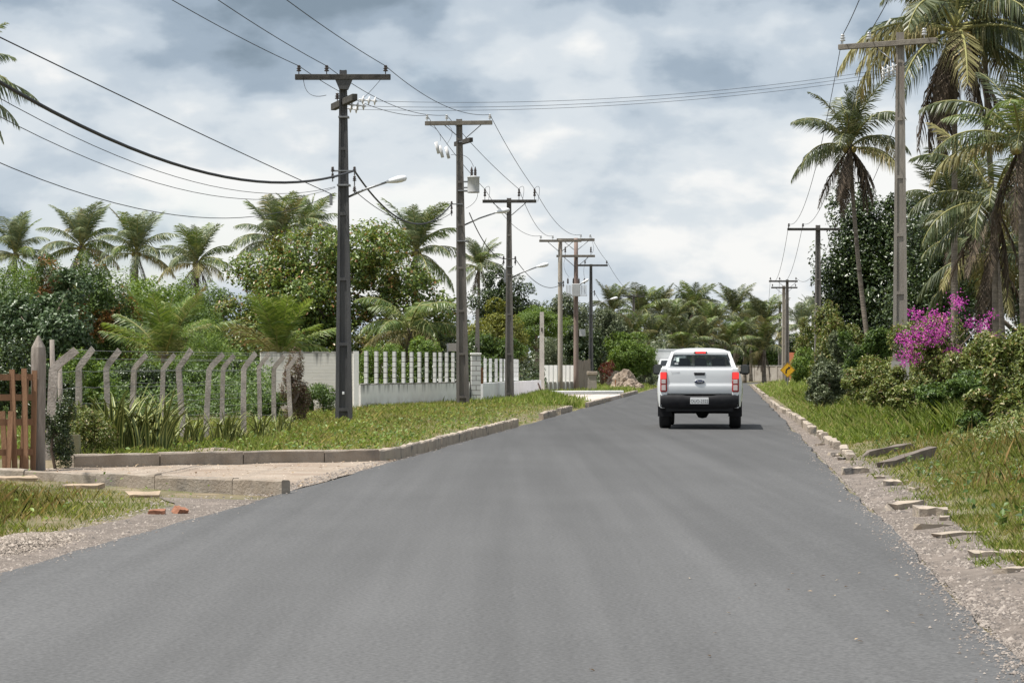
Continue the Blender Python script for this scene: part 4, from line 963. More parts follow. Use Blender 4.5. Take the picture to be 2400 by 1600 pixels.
# wooden gate, standing open towards the camera
gate = thing('wooden_gate', 'reddish brown wooden plank gate at the left edge standing half open', 'gate', (X_at(83, 34.3), 34.3, 0), math.radians(0))
rr = random.Random(5)
mb = MB(); mb.box((0, 0, .67), (.075, .022, 1.36)); pm = mb.mesh('plank', M_wood_brown)
for x, y, s, tl in ((-.03, -.02, 1.0, .02), (-.10, -.14, 1.02, -.02), (-.17, -.05, .94, .05), (-.245, -.16, 1.01, -.03), (-.32, -.25, .60, .06), (-.38, -.12, .60, -.05), (-.50, -.3, .97, -.09), (-.62, -.32, 1.0, .0), (-.76, -.36, .98, .02)):
    link('plank', pm, gate, (x, y, -.04), (0, tl, math.radians(-20)), (1, 1, s))
for z in (.22, .62, .95, 1.22):
    mb = MB(); mb.box((-.42, -.19, z), (.9, .03, .085), rz=math.radians(24)); part('rail', mb, M_wood_brown, gate)
t = thing('concrete_bucket', 'small pale mossy planter block at the end of the far driveway kerb', 'block', (X_at(172, 36.2), 36.2, 0))
mb = MB(); mb.taper((0, 0, -.1), (.22, .2), (.17, .17), .5); part('block', mb, mat('mossy_concrete', (.30, .28, .16), (.22, .20, .13), scale=6, rough=.95), t)
# fallen stump with an upright stub beside the bare post
t = thing('dead_stump', 'dark dead plant stump with one upright stub on a grassy hump', 'stump', (X_at(1273, 100), 100, .12))
mb = MB(); mb.tube([(-.12, 0, .1), (-.08, 0, .3), (-.2, 0, .62)], [.06, .04, .03], 7); mb.tube([(-.05, 0, .08), (.08, 0, .2), (.12, 0, .36)], [.09, .06, .03], 7); part('stub', mb, mat('dead_wood', (.06, .04, .035), (.1, .07, .06), rough=.95, bump=.6), t)
mb = MB(); mb.lathe([(.001, .26), (.08, .25), (.14, .16), (.17, .05), (.17, -.1)], 9); part('root_ball', mb, _mats['dead_wood'], t)

# ------------------------------------------------------------------ road sign
t = thing('curve_sign', 'yellow diamond curve warning sign with black arrow on the right verge', 'traffic sign', (X_at(1846, 150), 150, 0))
mb = MB(); mb.tube([(0, .04, -.2), (0, .04, 1.4)], .03, 8); part('post', mb, M_steel, t)
M_yel = mat('sign_yellow', (.72, .40, .02), (.64, .35, .02), scale=3, rough=.5); M_blk = mat('sign_black', (.02, .02, .02), rough=.5)
def diamond(r): return [(0, 1.18 - r), (r, 1.18), (0, 1.18 + r), (-r, 1.18)]
mb = MB(); mb.prism(diamond(.45), -.006, .006); part('plate', mb, M_yel, t)
mb = MB(); a, b = diamond(.425), diamond(.40)
mb.add([(x, -.009, z) for x, z in a + b], [(i, (i + 1) % 4, 4 + (i + 1) % 4, 4 + i) for i in range(4)]); part('border', mb, M_blk, t)
mb = MB(); arc = [(-.09, .97), (-.09, 1.10), (-.07, 1.18), (-.02, 1.245), (.05, 1.285)]; w_ = .042; P = []
for i, (x, z) in enumerate(arc):
    q = Vector(arc[min(i + 1, 4)]) - Vector(arc[max(i - 1, 0)]); q.normalize(); P += [(x - q.y * w_, -.009, z + q.x * w_), (x + q.y * w_, -.009, z - q.x * w_)]
mb.add(P, [(2 * i, 2 * i + 1, 2 * i + 3, 2 * i + 2) for i in range(4)]); mb.add([(.02, -.0095, 1.38), (.075, -.0095, 1.21), (.19, -.0095, 1.36)], [(0, 1, 2)]); part('arrow', mb, M_blk, t)

# ------------------------------------------------------------------ the white pickup
M_paint = mat('white_car_paint', (.69, .705, .715), rough=.32, coat=.6, spec=.5)
M_black = mat('black_plastic', (.012, .012, .014), (.02, .02, .022), scale=8, rough=.65, spec=.2)
M_rubber = mat('tyre_rubber', (.022, .022, .023), rough=.85)
M_rim = mat('rim_silver', (.45, .46, .47), rough=.35, metal=.8)
M_under = mat('underbody_black', (.012, .012, .013), rough=.8)
M_lens = mat('tail_lens_red', (.30, .012, .014), rough=.15, spec=.6, coat=.5)
M_lens_lit = mat('brake_light_lit', (.8, .03, .03), rough=.2, emit=(1.0, .035, .03), estr=.55)
M_clear = mat('reverse_lens', (.52, .44, .43), rough=.15, spec=.6, coat=.5)
M_chrome = mat('chrome', (.7, .71, .72), rough=.15, metal=1.0)
M_seat = mat('seat_fabric', (.05, .05, .055), rough=.9)
M_plate = mat('plate_grey', (.62, .63, .63), rough=.5)
def glass_mat():
    m = bpy.data.materials.new('tinted_glass'); nt, N, L, b = nodes_of(m)
    tr = N.new('ShaderNodeBsdfTransparent'); tr.inputs[0].default_value = (.55, .60, .60, 1); gl = N.new('ShaderNodeBsdfGlossy'); gl.inputs['Roughness'].default_value = .03
    gl.inputs[0].default_value = (.9, .95, .95, 1); fr = N.new('ShaderNodeFresnel'); fr.inputs[0].default_value = 1.5; mx = N.new('ShaderNodeMixShader')
    L.new(fr.outputs[0], mx.inputs[0]); L.new(tr.outputs[0], mx.inputs[1]); L.new(gl.outputs[0], mx.inputs[2]); L.new(mx.outputs[0], N['Material Output'].inputs[0]); return m
M_glass = glass_mat()
HEAD = -math.atan(SLOPE)
car = thing('pickup_truck', 'white double cab pickup truck driving away with its brake lights on', 'pickup truck', (X_at(1641, 57), 57, 0), HEAD)
# local: x right, y forward, z up, origin under the rear axle
WB, RW = 3.22, .375
def lower(y):
    z = .50
    for yc in (0, WB):
        d = abs(y - yc)
        if d < .47: z = max(z, RW + math.sqrt(max(.47 ** 2 - d * d, 0)) * 1.0)
    if y < -.5: z = .50 + (-.5 - y) * -.02
    return z
def topz(y):
    if y < .78: return 1.325
    if y < 2.45: return 1.30 - .02 * (y - .78)
    return 1.26 - .10 * ((y - 2.45) / 1.6) ** 1.5
def halfw(y, z, q):
    """half width of the body side; q 0 bottom .. 1 top"""
    w = .885 + .042 * math.sin(math.pi * min(max((z - .42) / .95, 0), 1)) - .055 * max(0, (z - 1.0) / .33) ** 1.6
    for yc in (0, WB):
        d = abs(y - yc)
        if d < .75: w += .022 * (1 - (d / .75) ** 2) * max(0, 1 - abs(z - .8) / .5)
    if y < -.92: w -= .10 * ((-.92 - y) / .2) ** 2
    if y > 3.75: w -= .16 * ((y - 3.75) / .35) ** 2
    return w
ys = sorted(set([round(v, 3) for v in list(np.linspace(-1.12, -.55, 8)) + list(np.linspace(-.5, .5, 21)) + list(np.linspace(.6, 2.65, 12)) + list(np.linspace(2.72, 3.72, 21)) + list(np.linspace(3.76, 4.1, 6))]))
nq = 9; mb = MB()
for sg in (-1, 1):
    P = []
    for y in ys:
        lo, hi = lower(y), topz(y)
        for k in range(nq):
            q = k / (nq - 1); z = lo + (hi - lo) * q; P.append((sg * halfw(y, z, q), y, z))
    F = [(i * nq + j, i * nq + j + 1, (i + 1) * nq + j + 1, (i + 1) * nq + j) for i in range(len(ys) - 1) for j in range(nq - 1)]
    if sg > 0: F = [f[::-1] for f in F]
    mb.add(P, F, True)
# top deck: bed rails, hood
P = []; hy = [y for y in ys if y >= 2.4]
for y in hy:
    w = halfw(y, topz(y), 1)
    for k in range(7):
        u = -1 + 2 * k / 6; P.append((u * w, y, topz(y) + .035 * (1 - u * u)))
mb.grid(P, len(hy), 7)
y = 4.1; w = halfw(y, .9, .5); mb.add([(-w, y, .5), (w, y, .5), (w, y, topz(y)), (-w, y, topz(y))], [(0, 1, 2, 3)])
for sg in (-1, 1):
    a, b = sg * (halfw(0, 1.325, 1) + .002), sg * .70
    mb.box(((a + b) / 2, -.16, 1.318), (abs(a - b), 1.90, .04), bev=.012)
    # rear corner post beside the tailgate
    mb.box((sg * .775, -1.085, .92), (.135, .08, .82), bev=.012)
    mb.box((sg * .80, -1.05, .60), (.12, .10, .28), bev=.015)
part('body', mb, M_paint, car)
mb = MB(); mb.box((0, -.15, .86), (1.42, 1.86, .05)); mb.box((0, .79, 1.08), (1.44, .05, .46))
for sg in (-1, 1): mb.box((sg * .69, -.15, 1.08), (.04, 1.86, .44))
part('cargo_bed', mb, M_black, car)
# tailgate
tg = None; mb = MB(); P = []; zs = [.765, .775, .80, .93, .965, .985, 1.02, 1.15, 1.27, 1.315, 1.33, 1.33]; yy = [-1.10, -1.118, -1.128, -1.138, -1.136, -1.126, -1.128, -1.134, -1.136, -1.13, -1.118, -1.06]
for x in np.linspace(-.712, .712, 13):
    e = .012 * (abs(x) / .712) ** 6
    for z, y in zip(zs, yy): P.append((x, y + e, z))
mb.grid(P, 13, len(zs)); tg = part('tailgate', mb, M_paint, car)
mb = MB(); mb.prism([(-.125, 1.235), (-.11, 1.175), (.11, 1.175), (.125, 1.235)], -1.145, -1.13); part('handle', mb, M_black, tg)
mb = MB(); M_ = Matrix.Translation((0, -1.14, 1.035)) @ Matrix.Rotation(math.pi / 2, 4, 'X') @ Matrix.Diagonal((.118, .048, 1, 1)); mb.lathe([(1.0, -.01), (1.0, .006), (.9, .012)], 24, M_); part('emblem_rim', mb, M_chrome, tg)
mb = MB(); M_ = Matrix.Translation((0, -1.14, 1.035)) @ Matrix.Rotation(math.pi / 2, 4, 'X') @ Matrix.Diagonal((.108, .041, 1, 1)); mb.lathe([(1.0, .008), (.9, .0135), (.001, .0145)], 24, M_); eb = part('emblem', mb, mat('emblem_dark_blue', (.012, .02, .06), rough=.25), tg)
link('lettering', text_mesh('lettering', 'Ford', .066, M_chrome, .001, .3), eb, (0, -1.1565, 1.035), (math.pi / 2, 0, 0))
link('lettering', text_mesh('lettering', 'RANGER', .036, mat('badge_grey', (.30, .31, .32), rough=.4), .001, 0, 1.45), tg, (-.52, -1.138, 1.238), (math.pi / 2, 0, 0))
# rear bumper and number plate
bm_ = MB(); P = []
xs_ = np.linspace(-.86, .86, 19)
for x in xs_:
    e = .10 * (abs(x) / .86) ** 4
    for y, z in ((-1.05, .755), (-1.19, .752), (-1.225, .72), (-1.235, .64), (-1.225, .55), (-1.18, .47), (-1.0, .44)): P.append((x, y + e, z - (.02 if abs(x) < .3 and z > .74 else 0)))
bm_.grid(P, len(xs_), 7); bp_ = part('rear_bumper', bm_, M_black, car)
mb = MB(); mb.box((0, -1.243, .625), (.40, .012, .145), bev=.005); pl = part('number_plate', mb, M_plate, bp_)
link('lettering', text_mesh('lettering', 'OUO-2322', .098, mat('plate_ink', (.03, .03, .03), rough=.6), .0005, 0, 1.0, .001), pl, (0, -1.2505, .608), (math.pi / 2, 0, 0), (.84, 1, 1))
# tail lights
for sg in (-1, 1):
    mb = MB(); mb.box((sg * .782, -1.12, 1.03), (.152, .06, .44), bev=.018); tl = part('tail_light', mb, M_lens, car)
    mb = MB(); mb.box((sg * .786, -1.148, 1.165), (.125, .012, .13), bev=.004); part('brake_lamp', mb, M_lens_lit, tl)
    mb = MB(); mb.box((sg * .782, -1.150, 1.04), (.092, .012, .085), bev=.004); part('clear_lens', mb, M_clear, tl)
    mb = MB(); mb.box((sg * .782, -1.150, .905), (.092, .012, .115), bev=.004); part('clear_lens', mb, M_clear, tl)
    # wheels
    for yc in (0, WB):
        mb = MB(); prof = [(.20, -.10), (.25, -.118), (.33, -.13), (.365, -.115), (RW, -.08), (RW, .08), (.365, .115), (.33, .13), (.25, .118), (.20, .10)]
        M_ = Matrix.Rotation(math.pi / 2, 4, 'Y'); mb.lathe(prof, 28, M_); wh = part('wheel', mb, M_rubber, car, (sg * .775, yc, RW))
        mb = MB(); mb.lathe([(.001, .03 * sg), (.06, .06 * sg), (.16, .05 * sg), (.205, .10 * sg)], 20, M_); part('rim', mb, M_rim, wh)
    mb = MB(); mb.box((sg * .775, -.52, .44), (.30, .03, .34)); part('mud_flap', mb, M_black, car)
    for yc in (0, WB):
        mb = MB(); P = []
        for i in range(13):
            th = math.pi * i / 12
            for x in (sg * .55, sg * .865): P.append((x, yc + math.cos(th) * .462, RW + math.sin(th) * .462))
        mb.grid(P, 13, 2); part('wheel_arch', mb, M_black, car)
    # mirrors
    mb = MB(); mb.box((sg * 1.005, 2.08, 1.30), (.21, .13, .235), bev=.04); mb.box((sg * .87, 2.10, 1.23), (.16, .06, .06)); mi = part('door_mirror', mb, M_black, car)
    mb = MB(); mb.box((sg * 1.005, 2.012, 1.305), (.165, .006, .175), bev=.002); part('mirror_glass', mb, mat('mirror', (.03, .035, .035), rough=.08, spec=.6), mi)
# underbody
mb = MB(); mb.box((0, 1.4, .52), (1.5, 4.9, .2)); mb.box((0, -.95, .50), (1.46, .35, .22)); mb.tube([(-.72, 0, .375), (.72, 0, .375)], .055, 10)
part('chassis', mb, M_under, car)
mb = MB(); M_ = Matrix.Translation((.05, 0, .36)); mb.lathe([(.001, -.145), (.09, -.125), (.15, -.03), (.15, .04), (.09, .12), (.001, .14)], 14, M_); part('differential', mb, M_under, car)
mb = MB(); mb.tube([(-.52, -.3, .42), (-.52, -1.1, .43)], .035, 10); part('exhaust_pipe', mb, M_steel, car)
# cab
def cabw(z): return .80 - .185 * ((z - 1.28) / .46) ** 1.25 if z > 1.28 else .80
ROOF = 1.735
mb = MB(); P = []; ry = [(.90, 1.66), (.93, 1.70), (1.0, 1.735), (1.3, 1.775), (1.6, 1.79), (1.9, 1.78), (2.08, 1.745), (2.16, 1.71)]
for y, z in ry:
    for k in range(11):
        u = -1 + 2 * k / 10; P.append((u * .655, y, z - .055 * abs(u) ** 3 - (.03 * abs(u) ** 8)))
mb.grid(P, len(ry), 11)
P = []
for y, z in ry:
    for k in range(11):
        u = -1 + 2 * k / 10; P.append((u * .65, y, z - .04 - .05 * abs(u) ** 3))
mb.grid(P, len(ry), 11)
part('roof', mb, M_paint, car)
mb = MB(); mb.box((0, .895, 1.682), (.30, .05, .05), bev=.015); bl = part('high_brake_lamp', mb, M_black, car)
mb = MB(); mb.box((0, .868, 1.684), (.225, .02, .034), bev=.004); part('brake_lamp', mb, M_lens_lit, bl)
mb = MB()
def pillar(a, b, w0, w1, d0, d1):
    P = []
    for (x, y, z), w, d in ((a, w0, d0), (b, w1, d1)):
        P += [(x - w / 2, y - d / 2, z), (x + w / 2, y - d / 2, z), (x + w / 2, y + d / 2, z), (x - w / 2, y + d / 2, z)]
    mb.add(P, [(0, 3, 2, 1), (4, 5, 6, 7), (0, 1, 5, 4), (1, 2, 6, 5), (2, 3, 7, 6), (3, 0, 4, 7)])
for sg in (-1, 1):
    pillar((sg * .775, .86, 1.26), (sg * .60, 1.04, 1.71), .12, .12, .26, .22)
    pillar((sg * .79, 1.55, 1.26), (sg * .625, 1.58, 1.71), .05, .05, .12, .10)
    pillar((sg * .79, 2.62, 1.26), (sg * .61, 2.05, 1.71), .07, .07, .10, .10)
    mb.box((sg * .80, 1.65, 1.27), (.09, 2.0, .10), bev=.02)
mb.box((0, .80, 1.30), (1.5, .08, .14)); mb.box((0, .915, 1.66), (1.2, .06, .055))
part('pillars', mb, M_paint, car)
mb = MB(); P = [(-.70, .765, 1.335), (.70, .765, 1.335), (.575, .892, 1.655), (-.575, .892, 1.655)]; Q = [(-.735, .772, 1.322), (.735, .772, 1.322), (.605, .90, 1.668), (-.605, .90, 1.668)]
mb.add(P + Q, [(4, 5, 1, 0), (5, 6, 2, 1), (6, 7, 3, 2), (7, 4, 0, 3)]); rw = part('window_seal', mb, M_black, car)
mb = MB(); mb.add(P, [(0, 1, 2, 3)]); part('rear_window', mb, M_glass, car)
mb = MB(); mb.box((-.545, .80, 1.425), (.085, .004, .045)); part('window_sticker', mb, M_plate, rw)
mb = MB(); mb.box((-.515, .83, 1.52), (.06, .004, .10), tilt=(-.38, 0)); part('window_sticker', mb, mat('pale_green_sticker', (.5, .58, .55), rough=.5), rw)
mb = MB(); mb.add([(-.70, 2.63, 1.28), (.70, 2.63, 1.28), (.56, 2.12, 1.70), (-.56, 2.12, 1.70)], [(0, 1, 2, 3)]); part('windscreen', mb, M_glass, car)
for sg in (-1, 1):
    for y0, y1, y2, y3 in ((.98, 1.5, 1.54, 1.12), (1.6, 2.55, 2.06, 1.63)):
        mb = MB(); mb.add([(sg * .80, y0, 1.31), (sg * .80, y1, 1.31), (sg * .635, y2, 1.69), (sg * .635, y3, 1.69)], [(0, 1, 2, 3)]); part('side_window', mb, M_glass, car)
for x, y in ((-.38, 1.85), (.38, 1.85), (-.42, 1.12), (0, 1.12), (.42, 1.12)):
    mb = MB(); mb.box((x, y, 1.08), (.46 if y > 1.5 else .38, .14, .62), bev=.04); st = part('seat', mb, M_seat, car)
    mb = MB(); mb.box((x, y, 1.46), (.26, .10, .19), bev=.035); part('headrest', mb, M_seat, st)
mb = MB(); mb.box((0, 2.45, 1.18), (1.45, .4, .22), bev=.05); mb.box((0, 1.7, .70), (1.5, 1.9, .1)); part('dashboard', mb, M_seat, car)

# ------------------------------------------------------------------ oncoming box truck
M_cargo = mat('white_cargo_panel', (.62, .63, .63), (.56, .57, .57), scale=2, rough=.5)
tr = thing('box_truck', 'white box truck coming the other way half hidden behind the pickup', 'truck', (X_at(1571, 172), 172, 0), math.pi + HEAD)
# local: y forward points to the camera
mb = MB(); mb.box((0, -1.9, 1.72), (2.05, 3.2, 1.60), bev=.03); cb = part('cargo_box', mb, M_cargo, tr)
mb = MB(); mb.box((0, -1.9, 2.535), (2.10, 3.25, .07)); part('roof_cap', mb, M_paint, cb)
mb = MB(); mb.box((0, .30, 1.05), (1.62, 1.1, .75), bev=.08); mb.taper((0, .25, 1.42), (1.6, 1.0), (1.36, .75), .48, (0, -.1)); cbn = part('cab', mb, M_paint, tr)
mb = MB(); mb.add([(-.66, .79, 1.44), (.66, .79, 1.44), (.58, .56, 1.82), (-.58, .56, 1.82)], [(0, 1, 2, 3)]); part('windscreen', mb, mat('dark_glass', (.02, .025, .03), rough=.08, spec=.6), cbn)
for sg in (-1, 1):
    mb = MB(); mb.box((sg * .60, .86, .95), (.26, .03, .16), bev=.01); part('headlight', mb, M_clear, cbn)
    mb = MB(); mb.box((sg * .92, .62, 1.5), (.12, .06, .24), bev=.01); part('door_mirror', mb, M_black, cbn)
    for y in (.35, -2.6):
        mb = MB(); mb.lathe([(.16, -.09), (.30, -.1), (.34, -.06), (.34, .06), (.30, .1), (.16, .09)], 20, Matrix.Rotation(math.pi / 2, 4, 'Y')); part('wheel', mb, M_rubber, tr, (sg * .72, y, .34))
mb = MB(); mb.box((0, -1.3, .68), (.9, 4.0, .25)); mb.box((0, .9, .6), (1.6, .1, .26), bev=.03); part('chassis', mb, M_under, tr)

# ------------------------------------------------------------------ vegetation
def leaves(P, N, L, W, r, fold=.18):
    """one folded diamond leaf per row: positions, normals, lengths, widths -> V, F"""
    n = len(P); t = r.normal(size=(n, 3)); t -= N * (t * N).sum(1, keepdims=True); t /= np.linalg.norm(t, axis=1, keepdims=True) + 1e-9
    b = np.cross(N, t); L = L[:, None]; W = W[:, None]
    v0 = P - t * L * .5; v2 = P + t * L * .5 - N * L * .12; m = P - t * L * .04 + N * W * fold
    V = np.stack([v0, m + b * W * .5, v2, m - b * W * .5], 1).reshape(-1, 3)
    o = (np.arange(n) * 4)[:, None]
    F = np.concatenate([o + np.array([[0, 1, 2]]), o + np.array([[0, 2, 3]])], 0)
    return V, F
def lobe_leaves(lobes, n, leaf, r, up=.45, fill=.35):
    """leaves in clumps on the shells of the lobes (cx,cy,cz,rx,ry,rz)"""
    lobes = np.array(lobes, float); wgt = (lobes[:, 3] * lobes[:, 5]); wgt = wgt / wgt.sum()
    idx = r.choice(len(lobes), n, p=wgt); lb = lobes[idx]
    d = r.normal(size=(n, 3)); d /= np.linalg.norm(d, axis=1, keepdims=True)
    # twig clumps: pull the directions towards a set of twig ends per lobe
    K = 26; tw = r.normal(size=(len(lobes), K, 3)); tw /= np.linalg.norm(tw, axis=2, keepdims=True); tr_ = r.uniform(.78, 1.14, (len(lobes), K))
    k = r.integers(0, K, n); d = d * .42 + tw[idx, k]; d /= np.linalg.norm(d, axis=1, keepdims=True)
    rad = tr_[idx, k] * np.where(r.random(n) < fill, r.uniform(.45, .95, n), r.uniform(.86, 1.06, n))
    P = lb[:, :3] + d * lb[:, 3:6] * rad[:, None]
    N = d * .55 + np.array([0, 0, up]) + r.normal(size=(n, 3)) * .42; N /= np.linalg.norm(N, axis=1, keepdims=True)
    L = r.uniform(.7, 1.25, n) * leaf[0]; W = r.uniform(.75, 1.2, n) * leaf[1]
    return P, N, L, W
def make_lobes(c, R, k, r, size=(.34, .52), flat=.85):
    out = []
    for i in range(k):
        d = r.normal(size=3); d /= np.linalg.norm(d); q = r.uniform(.35, .78)
        s = r.uniform(*size)
        out.append((c[0] + d[0] * R[0] * q, c[1] + d[1] * R[1] * q, c[2] + d[2] * R[2] * q, R[0] * s, R[1] * s, R[2] * s * flat))
    return out
def tree(name, label, cat, px, Y, ztop, zbot, hw, m, n, leaf, seed, k=9, dr=.8, trunk_r=.16, size=(.34, .52), group=None, bark=None, X=None, extra=None, up=.45, fill=.45, box=None):
    """broadleaf tree or shrub; hw half width in metres, crown from zbot to ztop"""
    r = np.random.default_rng(seed); x = X_at(px, Y) if X is None else X; z0 = gz1(x, Y)
    t = thing(name, label, cat, (x, Y, z0), 0, group)
    c = (0, 0, (ztop + zbot) / 2 - z0); R = (hw, hw * dr, (ztop - zbot) / 2)
    lb = make_lobes(c, R, k, r, size)
    lo = np.min([[q[a] - q[3 + a] for a in range(3)] for q in lb], 0); hi = np.max([[q[a] + q[3 + a] for a in range(3)] for q in lb], 0)
    tl, th = np.array([-R[0], -R[1], zbot - z0]), np.array([R[0], R[1], ztop - z0]); sc_ = (th - tl) / (hi - lo)
    lb = [tuple(tl + (np.array(q[:3]) - lo) * sc_) + tuple(np.array(q[3:]) * sc_) for q in lb]
    if extra: lb += extra
    n = int(n * (1.55 if n < 12000 else 1.45)); leaf = (leaf[0] * .82, leaf[1] * .88)
    P, N, L, W = lobe_leaves(lb, n, leaf, r, up, fill)
    keep = P[:, 2] > .03; P, N, L, W = P[keep], N[keep], L[keep], W[keep]
    V, F = leaves(P, N, L, W, r)
    cr = link('crown', np_mesh('crown', V, F, m), t); cr['kind'] = 'stuff'
    mb = MB(); rr = random.Random(seed); H = max(zbot - z0, .3) + .25 * (ztop - zbot)
    mb.tube([(0, 0, -.15), (rr.uniform(-.1, .1), 0, H * .5), (rr.uniform(-.15, .15), 0, H)], [trunk_r, trunk_r * .8, trunk_r * .65], 8)
    for q in lb[:8]:
        e = Vector(q[:3]); mid = Vector((0, 0, H * .85)).lerp(e, .5) + Vector((0, 0, .08 * e.length))
        mb.tube([(0, 0, H * .8), mid, e], [trunk_r * .5, trunk_r * .3, trunk_r * .1], 5)
    part('trunk', mb, bark or M_bark, t); return t

# palm fronds: shared meshes by how steeply they rise
def frond_mesh(name, e0, curve, n=40, seed=0, L=1.0, ll=.26, hang=.35, w=.0165, rach=True):
    """a unit length pinnate frond along +x rising at e0 and bending down by curve"""
    r = random.Random(seed); K = 14; pts = [Vector((0, 0, 0))]; tg = []
    tw = r.uniform(-.25, .25)
    for i in range(K):
        a = e0 - curve * ((i + .5) / K) ** 1.35; az = tw * (i / K) ** 2
        d = Vector((math.cos(a) * math.cos(az), math.cos(a) * math.sin(az), math.sin(a))); tg.append(d); pts.append(pts[-1] + d * (L / K))
    tg.append(tg[-1]); V = []; F = []
    def pos(t):
        q = min(t * K, K - 1e-6); i = int(q); return pts[i].lerp(pts[i + 1], q - i), tg[i].lerp(tg[i + 1], q - i).normalized()
    up0 = Vector((0, 0, 1))
    for sd in (-1, 1):
        for i in range(n):
            t = .14 + .86 * (i + r.uniform(.2, .8)) / n
            p, T = pos(t); S = T.cross(up0)
            if S.length < .15: S = Vector((0, 1, 0)) if abs(T.y) < .9 else Vector((1, 0, 0))
            S.normalize(); S *= sd; U = S.cross(T) * (1 if sd > 0 else -1); U.normalize()
            prof = (.45 + 1.7 * (t - .14) if t < .45 else 1 - .75 * ((t - .45) / .55) ** 1.6); l = ll * prof * r.uniform(.82, 1.12)
            sweep = .35 + .55 * t
            d1 = (S * 1.0 + T * sweep + U * r.uniform(.0, .3) - up0 * hang * r.uniform(.5, 1.0)).normalized()
            d2 = (d1 * 1.0 - up0 * hang * r.uniform(1.2, 2.4)).normalized()
            m = p + d1 * l * .5; e = m + d2 * l * .55; wv = T * (w * .5) + U * r.uniform(-.3, .3) * w
            o = len(V); V += [p - wv * .7, p + wv * .7, m + wv, m - wv, e]; F += [(o, o + 1, o + 2, o + 3), (o + 3, o + 2, o + 4)]
    mb = MB(); mb.add(V, F)
    if rach: mb.cur = 1; mb.tube(pts, [.013 * (1 - .85 * i / K) + .0015 for i in range(K + 1)], 5, cap=False)
    return mb
FR = {}
def fr(cls, k):
    spec = {'spear': (1.42, .25, .10, .05, .24), 'fan': (1.15, .42, .1, .10, .27), 'splay': (.72, .55, .1, .2, .28), 'steep': (1.25, .75, .20, .15, .26), 'mid': (.95, 1.35, .35, .3, .27), 'arch': (.55, 1.55, .45, .45, .27),
            'flat': (.15, 1.35, .6, .6, .26), 'droop': (-.35, 1.0, .8, .8, .25), 'dead': (-1.0, .45, .9, 1.0, .22)}[cls]
    key = (cls, k)
    if key not in FR:
        e0, cv, _, hg, ll = spec; mb = frond_mesh('frond', e0 + (k - 1) * .1, cv * (1 + .12 * (k - 1)), 50, len(FR) + 5, 1.0, ll * 1.22, hg * 1.55)
        FR[key] = mb.mesh('frond', M_palm, M_rachis)
    return FR[key]
def set_mats(o, *ms):
    for i, m in enumerate(ms):
        o.material_slots[i].link = 'OBJECT'; o.material_slots[i].material = m
M_husk = mat('coconut_husk', (.20, .19, .05), (.30, .22, .08), scale=5, rough=.6)
nutmb = MB(); nutmb.lathe([(.001, -.16), (.07, -.13), (.115, -.04), (.115, .05), (.07, .12), (.001, .15)], 8); NUT = nutmb.mesh('coconut', M_husk)
TRK = {}
def palm(label, px, Y, zc, fl, seed, base=None, classes=None, nf=20, mats=(M_palm,), tr=(.15, .11), dead=0, nuts=3, yellow=.08, group='coconut palms', X=None, z0=None, name='coconut_palm', az_bias=None, curve=.5):
    """crown centre at height zc; base=(px) where the trunk meets the ground"""
    rr = random.Random(seed); x = X_at(px, Y) if X is None else X; bx = X_at(base, Y) if base is not None else x
    g = gz1(bx, Y)
    t = thing(name, label, 'palm tree', (bx, Y, g), 0, group)
    mb = MB(); c = Vector((x - bx, 0, zc - g)); n = 12; pts = []; rad = []
    for i in range(n + 1):
        q = i / n; pts.append((c.x * q ** (1 / (1 + curve)) if False else c.x * (q ** 1.0 * (1 - curve) + curve * (1 - (1 - q) ** 2)), 0, c.z * q - (.2 if i == 0 else 0)))
        rad.append(tr[0] + (tr[1] - tr[0]) * min(q * 1.4, 1) + (tr[0] * .45 * max(0, 1 - q * 9)) + (.03 if i == n else 0))
    mb.tube(pts, rad, 9); part('trunk', mb, M_trunk_palm, t)
    cl = classes or (['spear'] * 3 + ['fan'] * 3 + ['steep'] * 6 + ['mid'] * 6 + ['arch'] * 4 + ['flat'] * 3)
    nf += 7
    for i in range(nf):
        k = cl[int(i * len(cl) / nf)]; az = i * 2.39996 + rr.uniform(-.3, .3)
        s = fl * rr.uniform(.86, 1.1) * (.75 if k == 'spear' else 1)
        o = link('frond', fr(k, rr.randint(0, 2)), t, c + Vector((0, 0, -.02 * i * .5)), (rr.uniform(-.1, .1), rr.uniform(-.08, .08), az), (s, s * rr.uniform(.8, 1.15), s))
        mm = M_palm_dry if rr.random() < yellow * (2 if k in ('flat', 'droop') else .6) else rr.choice(mats); set_mats(o, mm, M_rachis)
    for i in range(dead):
        az = i * 2.1 + rr.uniform(-.5, .5); s = fl * rr.uniform(.6, .95)
        o = link('dead_frond', fr('dead', rr.randint(0, 2)), t, c + Vector((0, 0, -.15)), (0, rr.uniform(-.25, .25), az), (s, s * 1.1, s)); set_mats(o, M_palm_dead, M_palm_dead)
    for i in range(nuts):
        a = i * 2.0 + seed; link('coconut', NUT, t, c + Vector((math.cos(a) * .22, math.sin(a) * .22, -.22)), (rr.uniform(-.4, .4), 0, 0))
    return t
GP = (M_palm, M_palm_grey, M_palm_grey)
